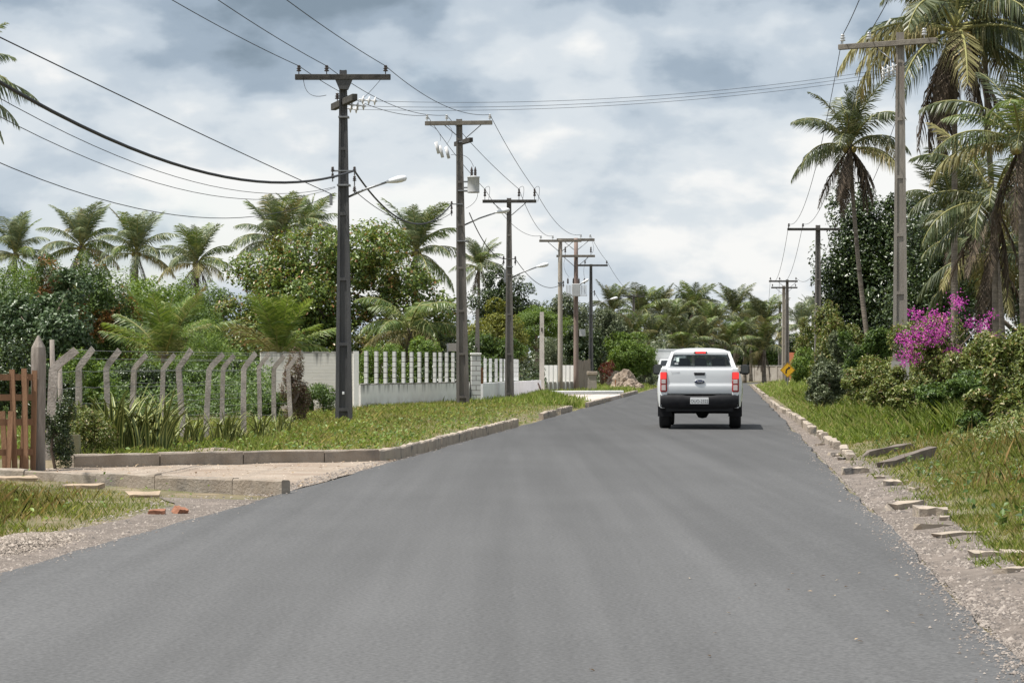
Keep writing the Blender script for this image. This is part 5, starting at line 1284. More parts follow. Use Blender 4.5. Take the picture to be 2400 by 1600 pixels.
# far row on the left
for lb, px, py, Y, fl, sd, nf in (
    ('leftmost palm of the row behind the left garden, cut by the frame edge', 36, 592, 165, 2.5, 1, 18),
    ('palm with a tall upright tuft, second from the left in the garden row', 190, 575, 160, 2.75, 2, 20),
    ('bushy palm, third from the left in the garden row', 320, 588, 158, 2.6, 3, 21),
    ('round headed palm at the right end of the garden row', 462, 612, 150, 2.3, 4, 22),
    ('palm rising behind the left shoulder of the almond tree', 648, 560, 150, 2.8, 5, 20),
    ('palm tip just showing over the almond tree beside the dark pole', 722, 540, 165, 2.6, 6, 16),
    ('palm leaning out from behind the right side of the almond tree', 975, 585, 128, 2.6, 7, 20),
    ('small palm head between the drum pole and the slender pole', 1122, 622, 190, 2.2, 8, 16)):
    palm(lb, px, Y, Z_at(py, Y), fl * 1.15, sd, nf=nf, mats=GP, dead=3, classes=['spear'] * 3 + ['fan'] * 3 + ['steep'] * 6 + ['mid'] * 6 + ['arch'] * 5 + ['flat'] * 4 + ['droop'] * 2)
palm('palm mostly outside the left frame edge, frond tips hanging in', -125, 88, Z_at(205, 88), 3.2, 9, nf=22, mats=(M_palm_grey,), dead=3, yellow=.2, classes=['steep'] * 3 + ['mid'] * 5 + ['arch'] * 5 + ['flat'] * 5 + ['droop'] * 4)
# young palms behind the wall
YC = ['spear'] * 5 + ['fan'] * 8 + ['splay'] * 5 + ['arch'] * 1
palm('young stemless palm with upright green fronds above the solid white wall', 652, 88, 1.85, 2.5, 11, nf=15, classes=YC, mats=(M_palm_young,), tr=(.145, .105), nuts=0, yellow=.04, name='young_palm', group='young palms')
palm('young palm with splayed fronds in the middle of the left garden', 385, 78, 1.75, 2.3, 12, nf=13, classes=['spear'] * 2 + ['fan'] * 5 + ['splay'] * 8 + ['arch'] * 2, mats=(M_palm_young, M_palm), tr=(.145, .105), nuts=0, yellow=.2, name='young_palm', group='young palms')
palm('low palm with a dead hanging frond behind the pillar wall', 960, 100, 2.9, 2.5, 13, base=994, nf=16, classes=['mid'] * 4 + ['arch'] * 6 + ['flat'] * 4 + ['droop'] * 3, mats=(M_palm,), tr=(.12, .10), nuts=0, dead=4, yellow=.3)
# grove at the bend
grove = [(1437, 722, 205, 'palm head directly right of the slim dark pole'), (1500, 722, 235, 'palm touching the farthest left pole'), (1545, 712, 250, 'palm at the left of the far grove, highest of its corner'), (1530, 772, 222, 'low palm in the far grove behind the light green bush'),
         (1580, 752, 228, 'palm of the far grove above the truck box'), (1625, 712, 246, 'tallest palm in the middle of the far grove'), (1600, 790, 215, 'low palm of the far grove above the pickup cab'), (1672, 738, 232, 'palm of the far grove right of the tallest'),
         (1648, 792, 218, 'low palm in the centre of the far grove with yellow fronds'), (1722, 722, 240, 'palm with a spiky top in the right half of the far grove'), (1760, 744, 246, 'palm of the far grove left of the most distant pole'), (1700, 782, 222, 'low palm above the right mirror of the pickup'),
         (1745, 785, 226, 'low palm in the right half of the far grove'), (1792, 748, 236, 'palm right behind the most distant pole'), (1790, 796, 224, 'low palm behind the taller distant pole'), (1475, 772, 215, 'low palm behind the light green bush, left side')]
for i, (px, py, Y, lb) in enumerate(grove):
    palm(lb, px, Y, Z_at(py + 8 + 7 * (i * 5 % 4), Y), 2.7 + .25 * (i * 3 % 4), 30 + i, nf=10 + 2 * (i % 4), mats=(M_palm, M_palm_shade, M_palm_shade), dead=3, nuts=0, yellow=.08, tr=(.16, .12), group='palms of the far grove')
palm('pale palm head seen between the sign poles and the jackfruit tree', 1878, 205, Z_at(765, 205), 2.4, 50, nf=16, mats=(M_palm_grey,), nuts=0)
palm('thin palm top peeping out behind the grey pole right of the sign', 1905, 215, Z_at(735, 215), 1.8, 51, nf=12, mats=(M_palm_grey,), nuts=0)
# right side
palm('leaning palm with a shaggy brown skirt in front of the jackfruit tree', 1992, 105, Z_at(338, 105), 3.1, 60, base=2052, nf=15, mats=(M_palm_shade, M_palm_shade), dead=20, yellow=.15, tr=(.115, .085), curve=.55,
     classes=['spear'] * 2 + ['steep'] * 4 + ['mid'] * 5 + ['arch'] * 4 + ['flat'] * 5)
palm('tall palm at the top right with long dark dead fronds hanging down', 2238, 78, Z_at(60, 78), 4.2, 61, base=2236, nf=15, mats=(M_palm_shade, M_palm_shade), dead=24, yellow=.22, tr=(.115, .085), classes=['steep'] * 3 + ['mid'] * 4 + ['arch'] * 5 + ['flat'] * 7 + ['droop'] * 3)
palm('palm with a dark slanting trunk whose crown is above the frame', 2302, 80, Z_at(-40, 80), 3.4, 62, base=2362, nf=12, mats=(M_palm_shade, M_palm_shade), dead=7, tr=(.115, .085), classes=['arch'] * 5 + ['flat'] * 6 + ['droop'] * 5)
palm('palm at the right frame edge with bright arching fronds', 2392, 66, Z_at(330, 66), 2.7, 63, base=2405, nf=12, mats=(M_palm_shade, M_palm), dead=5, yellow=.2, tr=(.115, .085), classes=['steep'] * 4 + ['mid'] * 6 + ['arch'] * 6 + ['flat'] * 4)
palm('shorter palm with heavy arching fronds right of the big pole', 2330, 73, Z_at(470, 73), 2.9, 64, base=2338, nf=12, mats=(M_palm_shade, M_palm_shade), dead=7, yellow=.15, tr=(.115, .085), classes=['steep'] * 2 + ['mid'] * 4 + ['arch'] * 6 + ['flat'] * 6 + ['droop'] * 3)
palm('palm with drooping fronds deeper in the shade right of the big pole', 2322, 84, Z_at(590, 84), 3.0, 65, base=2322, nf=10, mats=(M_palm_shade,), dead=6, yellow=.2, tr=(.115, .085), classes=['mid'] * 3 + ['arch'] * 5 + ['flat'] * 6 + ['droop'] * 4)
palm('palm trunk standing behind the top of the bougainvillea', 2240, 90, Z_at(505, 90), 2.7, 66, base=2238, nf=10, mats=(M_palm_shade, M_palm_shade), dead=3, tr=(.115, .085))

# broadleaf trees and shrubs, left
rr = np.random.default_rng(5); dome = []
for u in np.linspace(-.86, .86, 8):
    for h in (.10, .34, .58, .80):
        if h > .16 + .95 * math.sqrt(max(0, 1 - u * u)) - .22: continue
        dome.append((4.75 * u + rr.uniform(-.25, .25), -1.2 * math.sqrt(max(0, 1 - u * u)) + rr.uniform(-.4, .4), 1.7 + 5.6 * h + rr.uniform(-.2, .2), rr.uniform(.85, 1.15), rr.uniform(.9, 1.3), rr.uniform(.75, 1.0)))
tree('almond_tree', 'broad rounded almond tree with rust red leaves behind the white wall', 'tree', 792, 106, Z_at(512, 106), Z_at(850, 106), 4.7, M_leaf_almond, 32000, (.21, .115), 101, k=10, dr=.75, trunk_r=.28, size=(.24, .36), extra=dome)
tree('garden_tree', 'dark bluish green broadleaf tree at the far left behind the gate', 'tree', 100, 72, Z_at(628, 72), 0.9, 1.65, M_leaf_blue, 9000, (.17, .09), 102, k=10)
tree('garden_tree', 'bushy tree with rusty red young leaves left of the round headed palm', 'tree', 222, 82, Z_at(598, 82), 0.8, 1.55, M_leaf_red, 10000, (.15, .06), 103, k=12)
tree('garden_tree', 'light green mango tree below the garden palms', 'tree', 385, 98, Z_at(645, 98), 1.0, 2.3, M_leaf_light, 11000, (.17, .065), 104, k=13)
tree('garden_tree', 'green tree cut by the left frame edge under the leftmost palm', 'tree', 15, 96, Z_at(630, 96), .8, 1.9, M_leaf_mid, 8000, (.16, .07), 105, k=9)
tree('garden_tree', 'rust flushed tree top at the left under the second palm', 'tree', 130, 92, Z_at(598, 92), 2.2, 1.0, M_leaf_red, 4500, (.15, .06), 118, k=7)
tree('garden_tree', 'leafy green tree beneath the round headed palm', 'tree', 430, 120, Z_at(640, 120), .4, 2.0, M_leaf_light, 9000, (.17, .07), 214, k=13)
tree('garden_tree', 'green tree left of the second garden palm trunk', 'tree', 165, 122, Z_at(600, 122), .4, 2.0, M_leaf_mid, 8000, (.17, .07), 215, k=12)
tree('garden_tree', 'mid green tree filling the gap left of the almond tree', 'tree', 490, 112, Z_at(672, 112), .4, 1.75, M_leaf_mid, 8000, (.17, .07), 210, k=11)
tree('garden_tree', 'light green tree under the third garden palm', 'tree', 305, 112, Z_at(625, 112), .4, 2.0, M_leaf_light, 8000, (.17, .07), 211, k=11)
tree('garden_tree', 'green tree top between leftmost and second garden palms', 'tree', 75, 118, Z_at(612, 118), .4, 2.0, M_leaf_light, 7000, (.17, .07), 212, k=10)
tree('garden_shrub', 'feathery light green shrub between the two young palms', 'shrub', 500, 74, Z_at(745, 74), 0.2, 1.25, M_leaf_light, 9000, (.085, .028), 106, k=10, trunk_r=.06)
tree('garden_shrub', 'green shrub filling the garden under the light mango tree', 'shrub', 430, 90, Z_at(700, 90), 0.2, 1.9, M_leaf_mid, 8000, (.12, .05), 107, k=9, trunk_r=.08)
tree('garden_shrub', 'pale green shrub beside the red tinged tree', 'shrub', 205, 62, Z_at(815, 62), .1, .85, M_leaf_light, 4500, (.10, .05), 108, k=7, trunk_r=.05)
tree('garden_shrub', 'dark shrub in shade behind the wooden gate', 'shrub', 30, 54, Z_at(775, 54), .0, 1.0, M_leaf_dark, 6500, (.11, .05), 109, k=8, trunk_r=.06)
for i, (px, Y, py, hw, lb) in enumerate(((120, 58, 862, .75, 'dark hedge bush behind the pointed gatepost'), (215, 63, 850, .95, 'dark hedge bush behind the third near fence post'), (330, 66, 845, 1.0, 'dark hedge bush left of centre in the garden'), (440, 68, 838, 1.0, 'dark hedge bush behind the middle of the fences'),
                                           (545, 70, 842, .95, 'dark hedge bush left of the white wall end'))):
    tree('hedge_bush', lb, 'bush', px, Y, Z_at(py, Y), -.05, hw, (M_leaf_dark, M_leaf_mid)[i % 2], 5200, (.09, .045), 120 + i, k=8, dr=.6, trunk_r=.04, group='hedge behind the fences')
tree('garden_shrub', 'green bush showing over the left end of the pillar wall', 'shrub', 885, 92, Z_at(800, 92), .2, 1.1, M_leaf_light, 5200, (.10, .05), 130, k=8, trunk_r=.05)
tree('garden_shrub', 'bright green bush behind the middle of the pillar wall', 'shrub', 965, 97, Z_at(785, 97), .2, 1.15, M_leaf_light, 6000, (.12, .06), 131, k=8, trunk_r=.05)
tree('garden_shrub', 'dark shrub in the gaps of the pillar wall near the drum pole', 'shrub', 1045, 100, Z_at(775, 100), .1, 1.0, M_leaf_dark, 5000, (.12, .05), 132, k=8, trunk_r=.05)
tree('garden_tree', 'dim green tree between the almond tree and the drum pole', 'tree', 1030, 128, Z_at(700, 128), .3, 1.9, M_leaf_mid, 8000, (.17, .07), 213, k=11)
tree('garden_tree', 'yellow green glossy shrub between drum pole and slender pole', 'shrub', 1160, 118, Z_at(697, 118), .4, 1.6, M_leaf_yellow, 9000, (.18, .08), 133, k=11, trunk_r=.08)
tree('garden_shrub', 'glossy dark shrub with spear leaves behind the white pillars', 'shrub', 1150, 110, Z_at(778, 110), .3, 1.5, M_leaf_mid, 7000, (.24, .06), 134, k=9, trunk_r=.08)
tree('garden_tree', 'dark round tree behind the slender pole', 'tree', 1185, 150, Z_at(622, 150), 2.6, 2.35, M_leaf_dark, 12000, (.20, .10), 135, k=11)
tree('garden_tree', 'flat topped feathery green tree behind the bare whitish post', 'tree', 1258, 138, Z_at(715, 138), 2.2, 1.9, M_leaf_light, 10000, (.13, .05), 136, k=12, size=(.28, .42))
tree('garden_shrub', 'dim green shrub at the foot of the bare whitish post', 'shrub', 1262, 132, Z_at(790, 132), .1, 1.5, M_leaf_grey, 7000, (.13, .05), 137, k=9, trunk_r=.06)
tree('garden_tree', 'greyish tree behind the pole pair', 'tree', 1322, 168, Z_at(682, 168), 1.0, 2.3, M_leaf_grey, 11000, (.22, .09), 138, k=11)
tree('garden_tree', 'dark grey green tree right of the slim dark pole', 'tree', 1412, 172, Z_at(708, 172), .8, 2.0, M_leaf_grey, 10000, (.22, .09), 139, k=11)
tree('garden_tree', 'dark shade tree behind the board gate', 'tree', 1368, 160, Z_at(760, 160), .4, 1.6, M_leaf_dark, 8000, (.2, .09), 140, k=9)
tree('roadside_bush', 'light green spreading bush behind the earth mound', 'bush', 1478, 170, Z_at(778, 170), .5, 1.85, M_leaf_light, 13000, (.16, .08), 141, k=12, trunk_r=.08)
tree('roadside_bush', 'low bush with dark red leaves beside the board gate', 'bush', 1422, 158, Z_at(842, 158), .4, .55, leafmat('dark_red_leaves', [(0, (.09, .012, .012)), (.6, (.16, .025, .02)), (1, (.10, .10, .03))]), 900, (.10, .05), 142, k=6, trunk_r=.04)
tree('roadside_bush', 'ragged green bush in front of the short white wall', 'bush', 1508, 178, Z_at(842, 178), .1, .8, M_leaf_grey, 4500, (.14, .06), 143, k=7, trunk_r=.04)
tree('forest_tree', 'dark crown rising above the far grove, left one', 'tree', 1592, 300, Z_at(683, 300), 3.0, 2.1, M_leaf_dark, 6500, (.32, .17), 144, k=10)
tree('forest_tree', 'dark crown rising above the far grove, right one', 'tree', 1642, 300, Z_at(691, 300), 3.0, 1.9, M_leaf_dark, 6000, (.32, .17), 145, k=9)
for i, (px, py, lb) in enumerate(((1430, 760, 'dim thicket behind the far grove, leftmost'), (1500, 775, 'dim thicket behind the far grove, second from left'), (1570, 770, 'dim thicket behind the far grove above the truck'), (1640, 765, 'dim thicket behind the far grove above the pickup'),
                                    (1710, 770, 'dim thicket behind the far grove right of the pickup'), (1780, 770, 'dim thicket behind the far grove at the distant poles'), (1850, 780, 'dim thicket behind the sign poles'))):
    tree('thicket', lb, 'thicket', px, 275, Z_at(py, 275), -.1, 2.6, (M_leaf_dark, M_leaf_mid)[i % 2], 6500, (.30, .14), 150 + i, k=10, dr=.5, group='thickets behind the far grove')
# right
tree('jackfruit_tree', 'tall dense dark jackfruit tree behind the leaning palm', 'tree', 2075, 122, Z_at(415, 122), 1.2, 3.5, M_leaf_dark, 34000, (.22, .125), 160, k=18, dr=.7, trunk_r=.3, size=(.28, .40), extra=[(-2.6, -.5, 5.2, 1.1, 1.1, 2.6), (-2.3, -.6, 2.6, 1.3, 1.2, 1.9), (-1.0, -.4, 7.3, 1.5, 1.3, 1.6), (1.0, 0, 8.0, 1.6, 1.3, 1.4), (2.2, -.2, 6.5, 1.4, 1.2, 2.0), (0, -.6, 5.6, 2.0, 1.4, 2.2), (-.6, -.6, 3.2, 2.2, 1.4, 2.0), (1.6, -.5, 3.6, 2.0, 1.4, 2.2), (3.2, -.2, 7.6, 1.2, 1.1, 1.2), (3.4, -.2, 5.0, 1.3, 1.2, 2.0)])
tree('shade_tree', 'dark tree mass behind the palms right of the big pole', 'tree', 2250, 112, Z_at(405, 112), .6, 3.7, M_leaf_dark, 20000, (.21, .11), 161, k=16, trunk_r=.25)
tree('shade_tree', 'dark tree mass at the right frame edge behind the palms', 'tree', 2400, 105, Z_at(400, 105), .4, 3.3, M_leaf_dark, 17000, (.21, .11), 162, k=14, trunk_r=.25)
tree('roadside_bush', 'olive brown bush below the left side of the jackfruit tree', 'bush', 1962, 112, Z_at(700, 112), .3, 1.2, M_leaf_olive, 7500, (.16, .07), 163, k=10, trunk_r=.06)
tree('roadside_bush', 'rounded light green bush right behind the yellow sign', 'bush', 1888, 162, Z_at(815, 162), .2, 1.1, M_leaf_light, 6000, (.15, .08), 164, k=8, trunk_r=.05)
tree('roadside_bush', 'dark bush between the sign poles and the grey right pole', 'bush', 1900, 185, Z_at(745, 185), .2, 1.3, M_leaf_olive, 6000, (.2, .09), 165, k=8, trunk_r=.05)
for i, (px, Y, py, hw, m, n, lf, lb) in enumerate((
    (1962, 92, 775, 1.0, M_leaf_grey, 6500, (.14, .06), 'greyish leafy shrub behind the grey right pole'),
    (2030, 84, 765, 1.0, M_leaf_mid, 7000, (.14, .055), 'green shrub at the foot of the leaning palm'),
    (1945, 76, 850, .75, M_leaf_grey, 5000, (.12, .05), 'low grey green shrub in the right grass beside the grey pole'),
    (2045, 70, 832, .9, M_leaf_olive, 6000, (.12, .05), 'olive shrub just left of the big right pole'),
    (2092, 59.5, 858, .62, M_leaf_olive, 5500, (.10, .042), 'green shrub hiding the foot of the big right pole'),
    (2310, 58, 775, 1.0, M_leaf_olive, 8000, (.11, .05), 'olive leafed shrub right of the bougainvillea'),
    (2395, 54, 760, .9, M_leaf_olive, 6500, (.12, .055), 'olive shrub at the right frame edge above the tall grass'),
    (2255, 52, 865, .95, M_leaf_mid, 6500, (.10, .045), 'green undergrowth in front of the bougainvillea'),
    (2345, 44, 860, .62, M_leaf_olive, 5500, (.10, .05), 'broad leafed weed with brown stems at the right frame edge'),
    (2290, 42, 960, .36, M_leaf_mid, 2600, (.08, .04), 'small dark weed bush low in the right grass'),
    (2150, 56, 895, .7, M_leaf_olive, 5000, (.10, .045), 'low olive undergrowth below the bougainvillea'))):
    tree('roadside_shrub', lb, 'shrub', px, Y, Z_at(py, Y), .02, hw, m, n, (lf[0] * 1.05, lf[1]), 170 + i, k=20, dr=.75, trunk_r=.04, size=(.16, .34), fill=.6)
# tall gangling shoots right of the bougainvillea belong to the olive shrubs; the bougainvillea itself
bx, bY = X_at(2195, 60), 60.0
bt = tree('bougainvillea', 'bougainvillea bush covered with magenta blossom beside the big right pole', 'flowering shrub', 2195, bY, Z_at(735, bY), .5, 1.05, M_leaf_olive, 8500, (.09, .05), 190, k=10, trunk_r=.05)
r = np.random.default_rng(77); cl = []
for px, py, rad, nn in ((2150, 780, .20, 110), (2180, 768, .22, 120), (2165, 800, .16, 80), (2130, 812, .17, 90), (2120, 840, .15, 70), (2145, 842, .12, 50), (2205, 775, .16, 80), (2195, 795, .13, 60), (2215, 745, .14, 60), (2243, 705, .17, 80), (2250, 712, .12, 40), (2275, 758, .13, 60),
                        (2305, 760, .13, 60), (2298, 772, .10, 35), (2225, 825, .13, 60), (2245, 822, .08, 25), (2330, 788, .08, 25), (2232, 888, .07, 20), (2140, 735, .12, 45), (2160, 745, .16, 70), (2190, 742, .15, 60), (2210, 778, .12, 50), (2322, 738, .09, 25), (2118, 853, .08, 25), (2125, 795, .16, 60), (2110, 790, .1, 30)):
    c_ = at(px, py, bY - .75 - .25 * r.random()); q = r.normal(size=(int(nn * 1.35), 3)) * rad * .42; cl.append(np.array(c_)[None] + q * 1.5)
Pf = np.concatenate(cl) - np.array([bx, bY, bt.location.z]); Nf = r.normal(size=Pf.shape) + np.array([0, -.5, .5]); Nf /= np.linalg.norm(Nf, axis=1, keepdims=True)
V, F = leaves(Pf, Nf, r.uniform(.035, .06, len(Pf)), r.uniform(.03, .05, len(Pf)), r); fl_ = link('blossom', np_mesh('blossom', V, F, M_flower), bt); fl_['kind'] = 'stuff'
mb = MB()
for px, py in ((2243, 705), (2305, 760), (2322, 738), (2120, 840), (2140, 735), (2330, 788), (2275, 758)):
    e = at(px, py, bY - .8) - Vector((bx, bY, bt.location.z)); mb.tube([(0, 0, .6), Vector((0, 0, .6)).lerp(e, .55) + Vector((0, 0, .25)), e], [.02, .014, .006], 5)
part('flowering_shoot', mb, M_bark, bt)

# sword leaved plants along the fence
def sword_mesh(seed, bend):
    rr = random.Random(seed); K = 7; V = []; F = []
    p = Vector((0, 0, 0)); tw = rr.uniform(-.3, .3)
    for i in range(K + 1):
        t = i / K; a = 1.45 - bend * t ** 1.6; w = .027 * (.6 + 1.15 * t) if t < .35 else .027 * (1.0 - ((t - .35) / .65) ** 1.7)
        d = Vector((math.cos(a), .15 * tw * t, math.sin(a))); n = Vector((-math.sin(a), 0, math.cos(a)))
        for u in (-1, -.5, 0, .5, 1): V.append(p + Vector((0, u * w, 0)) + n * abs(u) * w * .55)
        p = p + d / K
    for i in range(K):
        for j in range(4): F.append((i * 5 + j, i * 5 + j + 1, i * 5 + 6 + j, i * 5 + 5 + j))
    mb = MB(); mb.v = [tuple(v) for v in V]; mb.f = F; mb.mi = [1 if f_ % 4 in (0, 3) else 0 for f_ in range(len(F))]; mb.sm = [True] * len(F)
    return mb.mesh('sword_leaf', mat('agave_green', (.055, .085, .022), (.085, .12, .032), scale=5, rough=.45), mat('agave_yellow_margin', (.30, .31, .10), rough=.5))
SW = [sword_mesh(k, b) for k, b in enumerate((.35, .8, 1.2, 1.6, 2.0))]
def sword_plant(label, px, Y, L, n, seed, spread=.16):
    rr = random.Random(seed); x = X_at(px, Y); t = thing('sword_leaf_plant', label, 'plant', (x, Y, gz1(x, Y) - .03), 0, 'sword leaved plants along the fence')
    for i in range(n):
        q = i / n; k = min(4, int(q * 3.6 + rr.uniform(0, 1.6))); s = L * rr.uniform(.75, 1.1)
        link('sword_leaf', SW[k], t, (rr.uniform(-spread, spread), rr.uniform(-spread, spread), 0), (rr.uniform(-.12, .12), rr.uniform(-.1, .15), (i * 2.4 if i % 3 else rr.uniform(-.7, .5)) + rr.uniform(-.5, .5)), (s, s * rr.uniform(.9, 1.4), s))
    return t
sword_plant('biggest clump of yellow edged sword leaves behind the far driveway kerb', 262, 38.6, 1.0, 75, 1, .5)
sword_plant('clump of long arching sword leaves leaning right behind the driveway kerb', 322, 38.2, 1.1, 70, 2, .45)
sword_plant('sword leaf clump left of the fourth near fence post', 385, 39.5, .75, 40, 3, .2)
sword_plant('sword leaf clump between the fourth and fifth near fence posts', 452, 41.0, .66, 30, 4, .14)
sword_plant('upright sword leaf clump right of the fifth near fence post', 520, 42.0, .7, 34, 5, .16)
sword_plant('sword leaf clump at the foot of the last near fence post', 555, 43.0, .6, 28, 6, .16)
sword_plant('small sword leaf clump before the farther fence posts', 612, 45.5, .62, 26, 7, .14)
sword_plant('rightmost sword leaf clump in front of the last fence posts', 662, 49.0, .62, 24, 8, .16)
tree('twiggy_shrub', 'dry twiggy shrub with dark little leaves at the gatepost foot', 'shrub', 135, 34.9, 1.0, -.04, .28, M_leaf_dark, 4200, (.04, .02), 201, k=9, trunk_r=.025, size=(.3, .5))
tree('twiggy_shrub', 'yellowish small leaved shrub behind the far driveway kerb', 'shrub', 195, 37.0, .85, -.02, .52, M_leaf_olive, 6500, (.05, .022), 202, k=10, trunk_r=.025, size=(.3, .5))
tree('twiggy_shrub', 'brown dry creeper on the last fence posts before the white wall', 'shrub', 692, 58.8, 1.8, -.02, .36, leafmat('dry_brown_leaves', [(0, (.10, .065, .045)), (.6, (.19, .13, .09)), (1, (.10, .11, .035))]), 3800, (.06, .03), 203, k=9, trunk_r=.05)
tree('twiggy_shrub', 'green weeds climbing at the foot of the solid white wall', 'shrub', 735, 71, .95, -.02, .75, M_leaf_mid, 4200, (.08, .035), 204, k=8, trunk_r=.03)
tree('twiggy_shrub', 'small green shrub behind the dark pole foot', 'shrub', 640, 62, .75, -.02, .5, M_leaf_mid, 3500, (.08, .035), 205, k=8, trunk_r=.03)

# ------------------------------------------------------------------ grass, past counting
def grass(name, n, f, h, wd, m, seed, lean=.55):
    r = np.random.default_rng(seed); P = f(r, n); n = len(P)
    hh = r.uniform(h[0], h[1], n) * (.6 + .8 * r.random(n)) * (P[:, 3] if P.shape[1] > 3 else 1); P = P[:, :3]
    a = r.uniform(0, 2 * math.pi, n); b = r.uniform(0, 2 * math.pi, n)
    side = np.stack([np.cos(a), np.sin(a), np.zeros(n)], 1); ld = np.stack([np.cos(b), np.sin(b), np.zeros(n)], 1) * (r.random(n) * lean)[:, None]
    w = (r.uniform(.6, 1.3, n) * wd)[:, None]; H = hh[:, None]; up = np.array([[0, 0, 1.0]])
    m1 = P + up * H * .55 + ld * H * .3; tip = P + up * H * (1 - .25 * (ld ** 2).sum(1, keepdims=True)) + ld * H
    V = np.stack([P, m1 * .8 + P * .2 + side * w * 1.1, tip, m1 * .8 + P * .2 - side * w * 1.1], 1).reshape(-1, 3)
    o = (np.arange(n) * 4)[:, None]; F = np.concatenate([o + np.array([[0, 1, 2]]), o + np.array([[0, 2, 3]])], 0)
    return kind(link(name, np_mesh(name, V, F, m)), 'stuff')
def patchy(r, x, y, s, thr):
    """keep blades in tufts"""
    v = np.sin(x * s + 1.3 * np.sin(y * s * .7)) * np.sin(y * s * .83 + 1.1 * np.sin(x * s * .6)) + r.normal(size=len(x)) * .5
    return v > thr
def fr_right(y0, y1, d0, d1, thr=-.9, p=1.0):
    def f(r, n):
        y = near_y(r, n, y0, y1); dmax = np.minimum(d1, .25 * y + 1.2 - SLOPE * y - 1.33); d = d0 + (np.maximum(dmax, d0 + .4) - d0) * r.random(n) ** p
        x = SLOPE * y + 1.33 + d; k = patchy(r, x, y, 2.2, thr); x, y, d = x[k], y[k], d[k]
        return np.stack([x, y, gz(x, y) - .01, np.clip(.15 + d * .34, .2, 1.4)], 1)
    return f
grass('verge_grass_right_near', 105000, fr_right(17, 48, .6, 7, -.6), (.06, .20), .003, M_grass, 1, .8)
grass('verge_grass_right_far', 80000, fr_right(45, 120, .55, 11, -.9), (.14, .42), .009, M_grass_green, 2, .9)
grass('verge_grass_right_distant', 14000, fr_right(118, 196, .4, 9, -.9), (.15, .38), .028, M_grass_green, 3)
grass('dry_stalks_right', 12000, fr_right(18, 70, 1.0, 6, .5), (.2, .4), .0035, M_grass_dry, 4, .5)
def fr_left_verge(r, n):
    y = near_y(r, n, 36, 92); d = .22 + r.random(n) * 7.0; x = SLOPE * y - 4.9 - d
    k = (y > line1(x) + .25) & patchy(r, x, y, 1.8, -.45) & (x > -.2 * y - .8); x, y, d = x[k], y[k], d[k]
    return np.stack([x, y, gz(x, y) - .01, np.clip(.45 + d * .2, .45, 1.2)], 1)
grass('verge_grass_left', 80000, fr_left_verge, (.04, .15), .006, M_grass, 5, 1.0)
def fr_left_far(r, n):
    y = near_y(r, n, 88, 185); d = .25 + r.random(n) * 5.0; x = SLOPE * y - 4.9 - d
    k = ~((y > 95) & (y < 119) & (x > X_at(1215, 105) - .2)); x, y = x[k], y[k]
    k = patchy(r, x, y, 1.2, -.4); x, y = x[k], y[k]
    return np.stack([x, y, gz(x, y) - .01, np.ones(len(x))], 1)
grass('verge_grass_left_far', 26000, fr_left_far, (.10, .26), .022, M_grass_green, 6)
def fr_wallfoot(r, n):
    y = r.uniform(80, 95, n); x = X_at(839, 80.2) + (y - 80.2) * (pC[0] - pB2[0]) / (pC[1] - pB2[1]) + .1 + np.abs(r.normal(size=n)) * 1.2; 
    return np.stack([x, y, gz(x, y) - .01, np.ones(n)], 1)
grass('grass_at_wall_foot', 9000, fr_wallfoot, (.06, .18), .010, M_grass, 7, .9)
def fr_hump(r, n):
    a = r.normal(size=(n, 2)); x = X_at(1273, 99) + a[:, 0] * .6; y = 97 + a[:, 1] * 2.2
    return np.stack([x, y, gz(x, y) - .01 + .22 * np.exp(-(a ** 2).sum(1) / 1.2), np.ones(n)], 1)
grass('grassy_hump', 7000, fr_hump, (.12, .26), .018, M_grass_green, 8)
def fr_near_left(r, n):
    y = near_y(r, n, 15.5, 33); x = SLOPE * y - 4.9 - .75 - r.random(n) ** .9 * 4.5
    k = (y < line2(x) - .12) & (x > -.212 * y - .3) & patchy(r, x, y, 2.6, -.35); x, y = x[k], y[k]
    d = SLOPE * y - 4.9 - x
    return np.stack([x, y, gz(x, y) - .01, np.clip(.25 + d * .5, .3, 1.2) * np.clip((line2(x) - y) / 4.0, .22, 1)], 1)
grass('verge_grass_near_left', 90000, fr_near_left, (.035, .11), .0024, M_grass, 9, .8)
grass('dry_grass_near_left', 26000, lambda r, n: (lambda q: q[q[:, 0] < -4.3])(fr_near_left(r, n)), (.06, .16), .0024, M_grass_dry, 10, .8)
def fr_garden(r, n):
    y = r.uniform(37, 60, n); x = X_at(0, 1) * y + r.random(n) * (.107 * y)
    k = (y > line1(x) + .3); x, y = x[k], y[k]
    return np.stack([x, y, gz(x, y) - .01, np.ones(len(x))], 1)
grass('garden_grass', 24000, fr_garden, (.06, .16), .008, M_grass_green, 11)
# small low-growing broad weeds in the verges and dry leaves blown on the drive and road
def weeds(name, n, f, leaf, m, seed):
    r = np.random.default_rng(seed); P = f(r, n); P = P[:, :3] + np.stack([np.zeros(len(P)), np.zeros(len(P)), r.uniform(.02, .16, len(P))], 1)
    N = r.normal(size=P.shape) * .5 + np.array([0, -.2, .9]); N /= np.linalg.norm(N, axis=1, keepdims=True)
    V, F = leaves(P, N, r.uniform(.6, 1.3, len(P)) * leaf[0], r.uniform(.6, 1.3, len(P)) * leaf[1], r); return kind(link(name, np_mesh(name, V, F, m)), 'stuff')
weeds('verge_weeds_left', 16000, lambda r, n: (lambda q: q[patchy(r, q[:, 0], q[:, 1], 3.1, .2)])(fr_left_verge(r, n)), (.075, .045), M_leaf_light, 12)
weeds('verge_weeds_right', 14000, lambda r, n: (lambda q: q[patchy(r, q[:, 0], q[:, 1], 2.7, .5)])(fr_right(19, 70, .9, 6)(r, n)), (.075, .04), M_leaf_mid, 13)
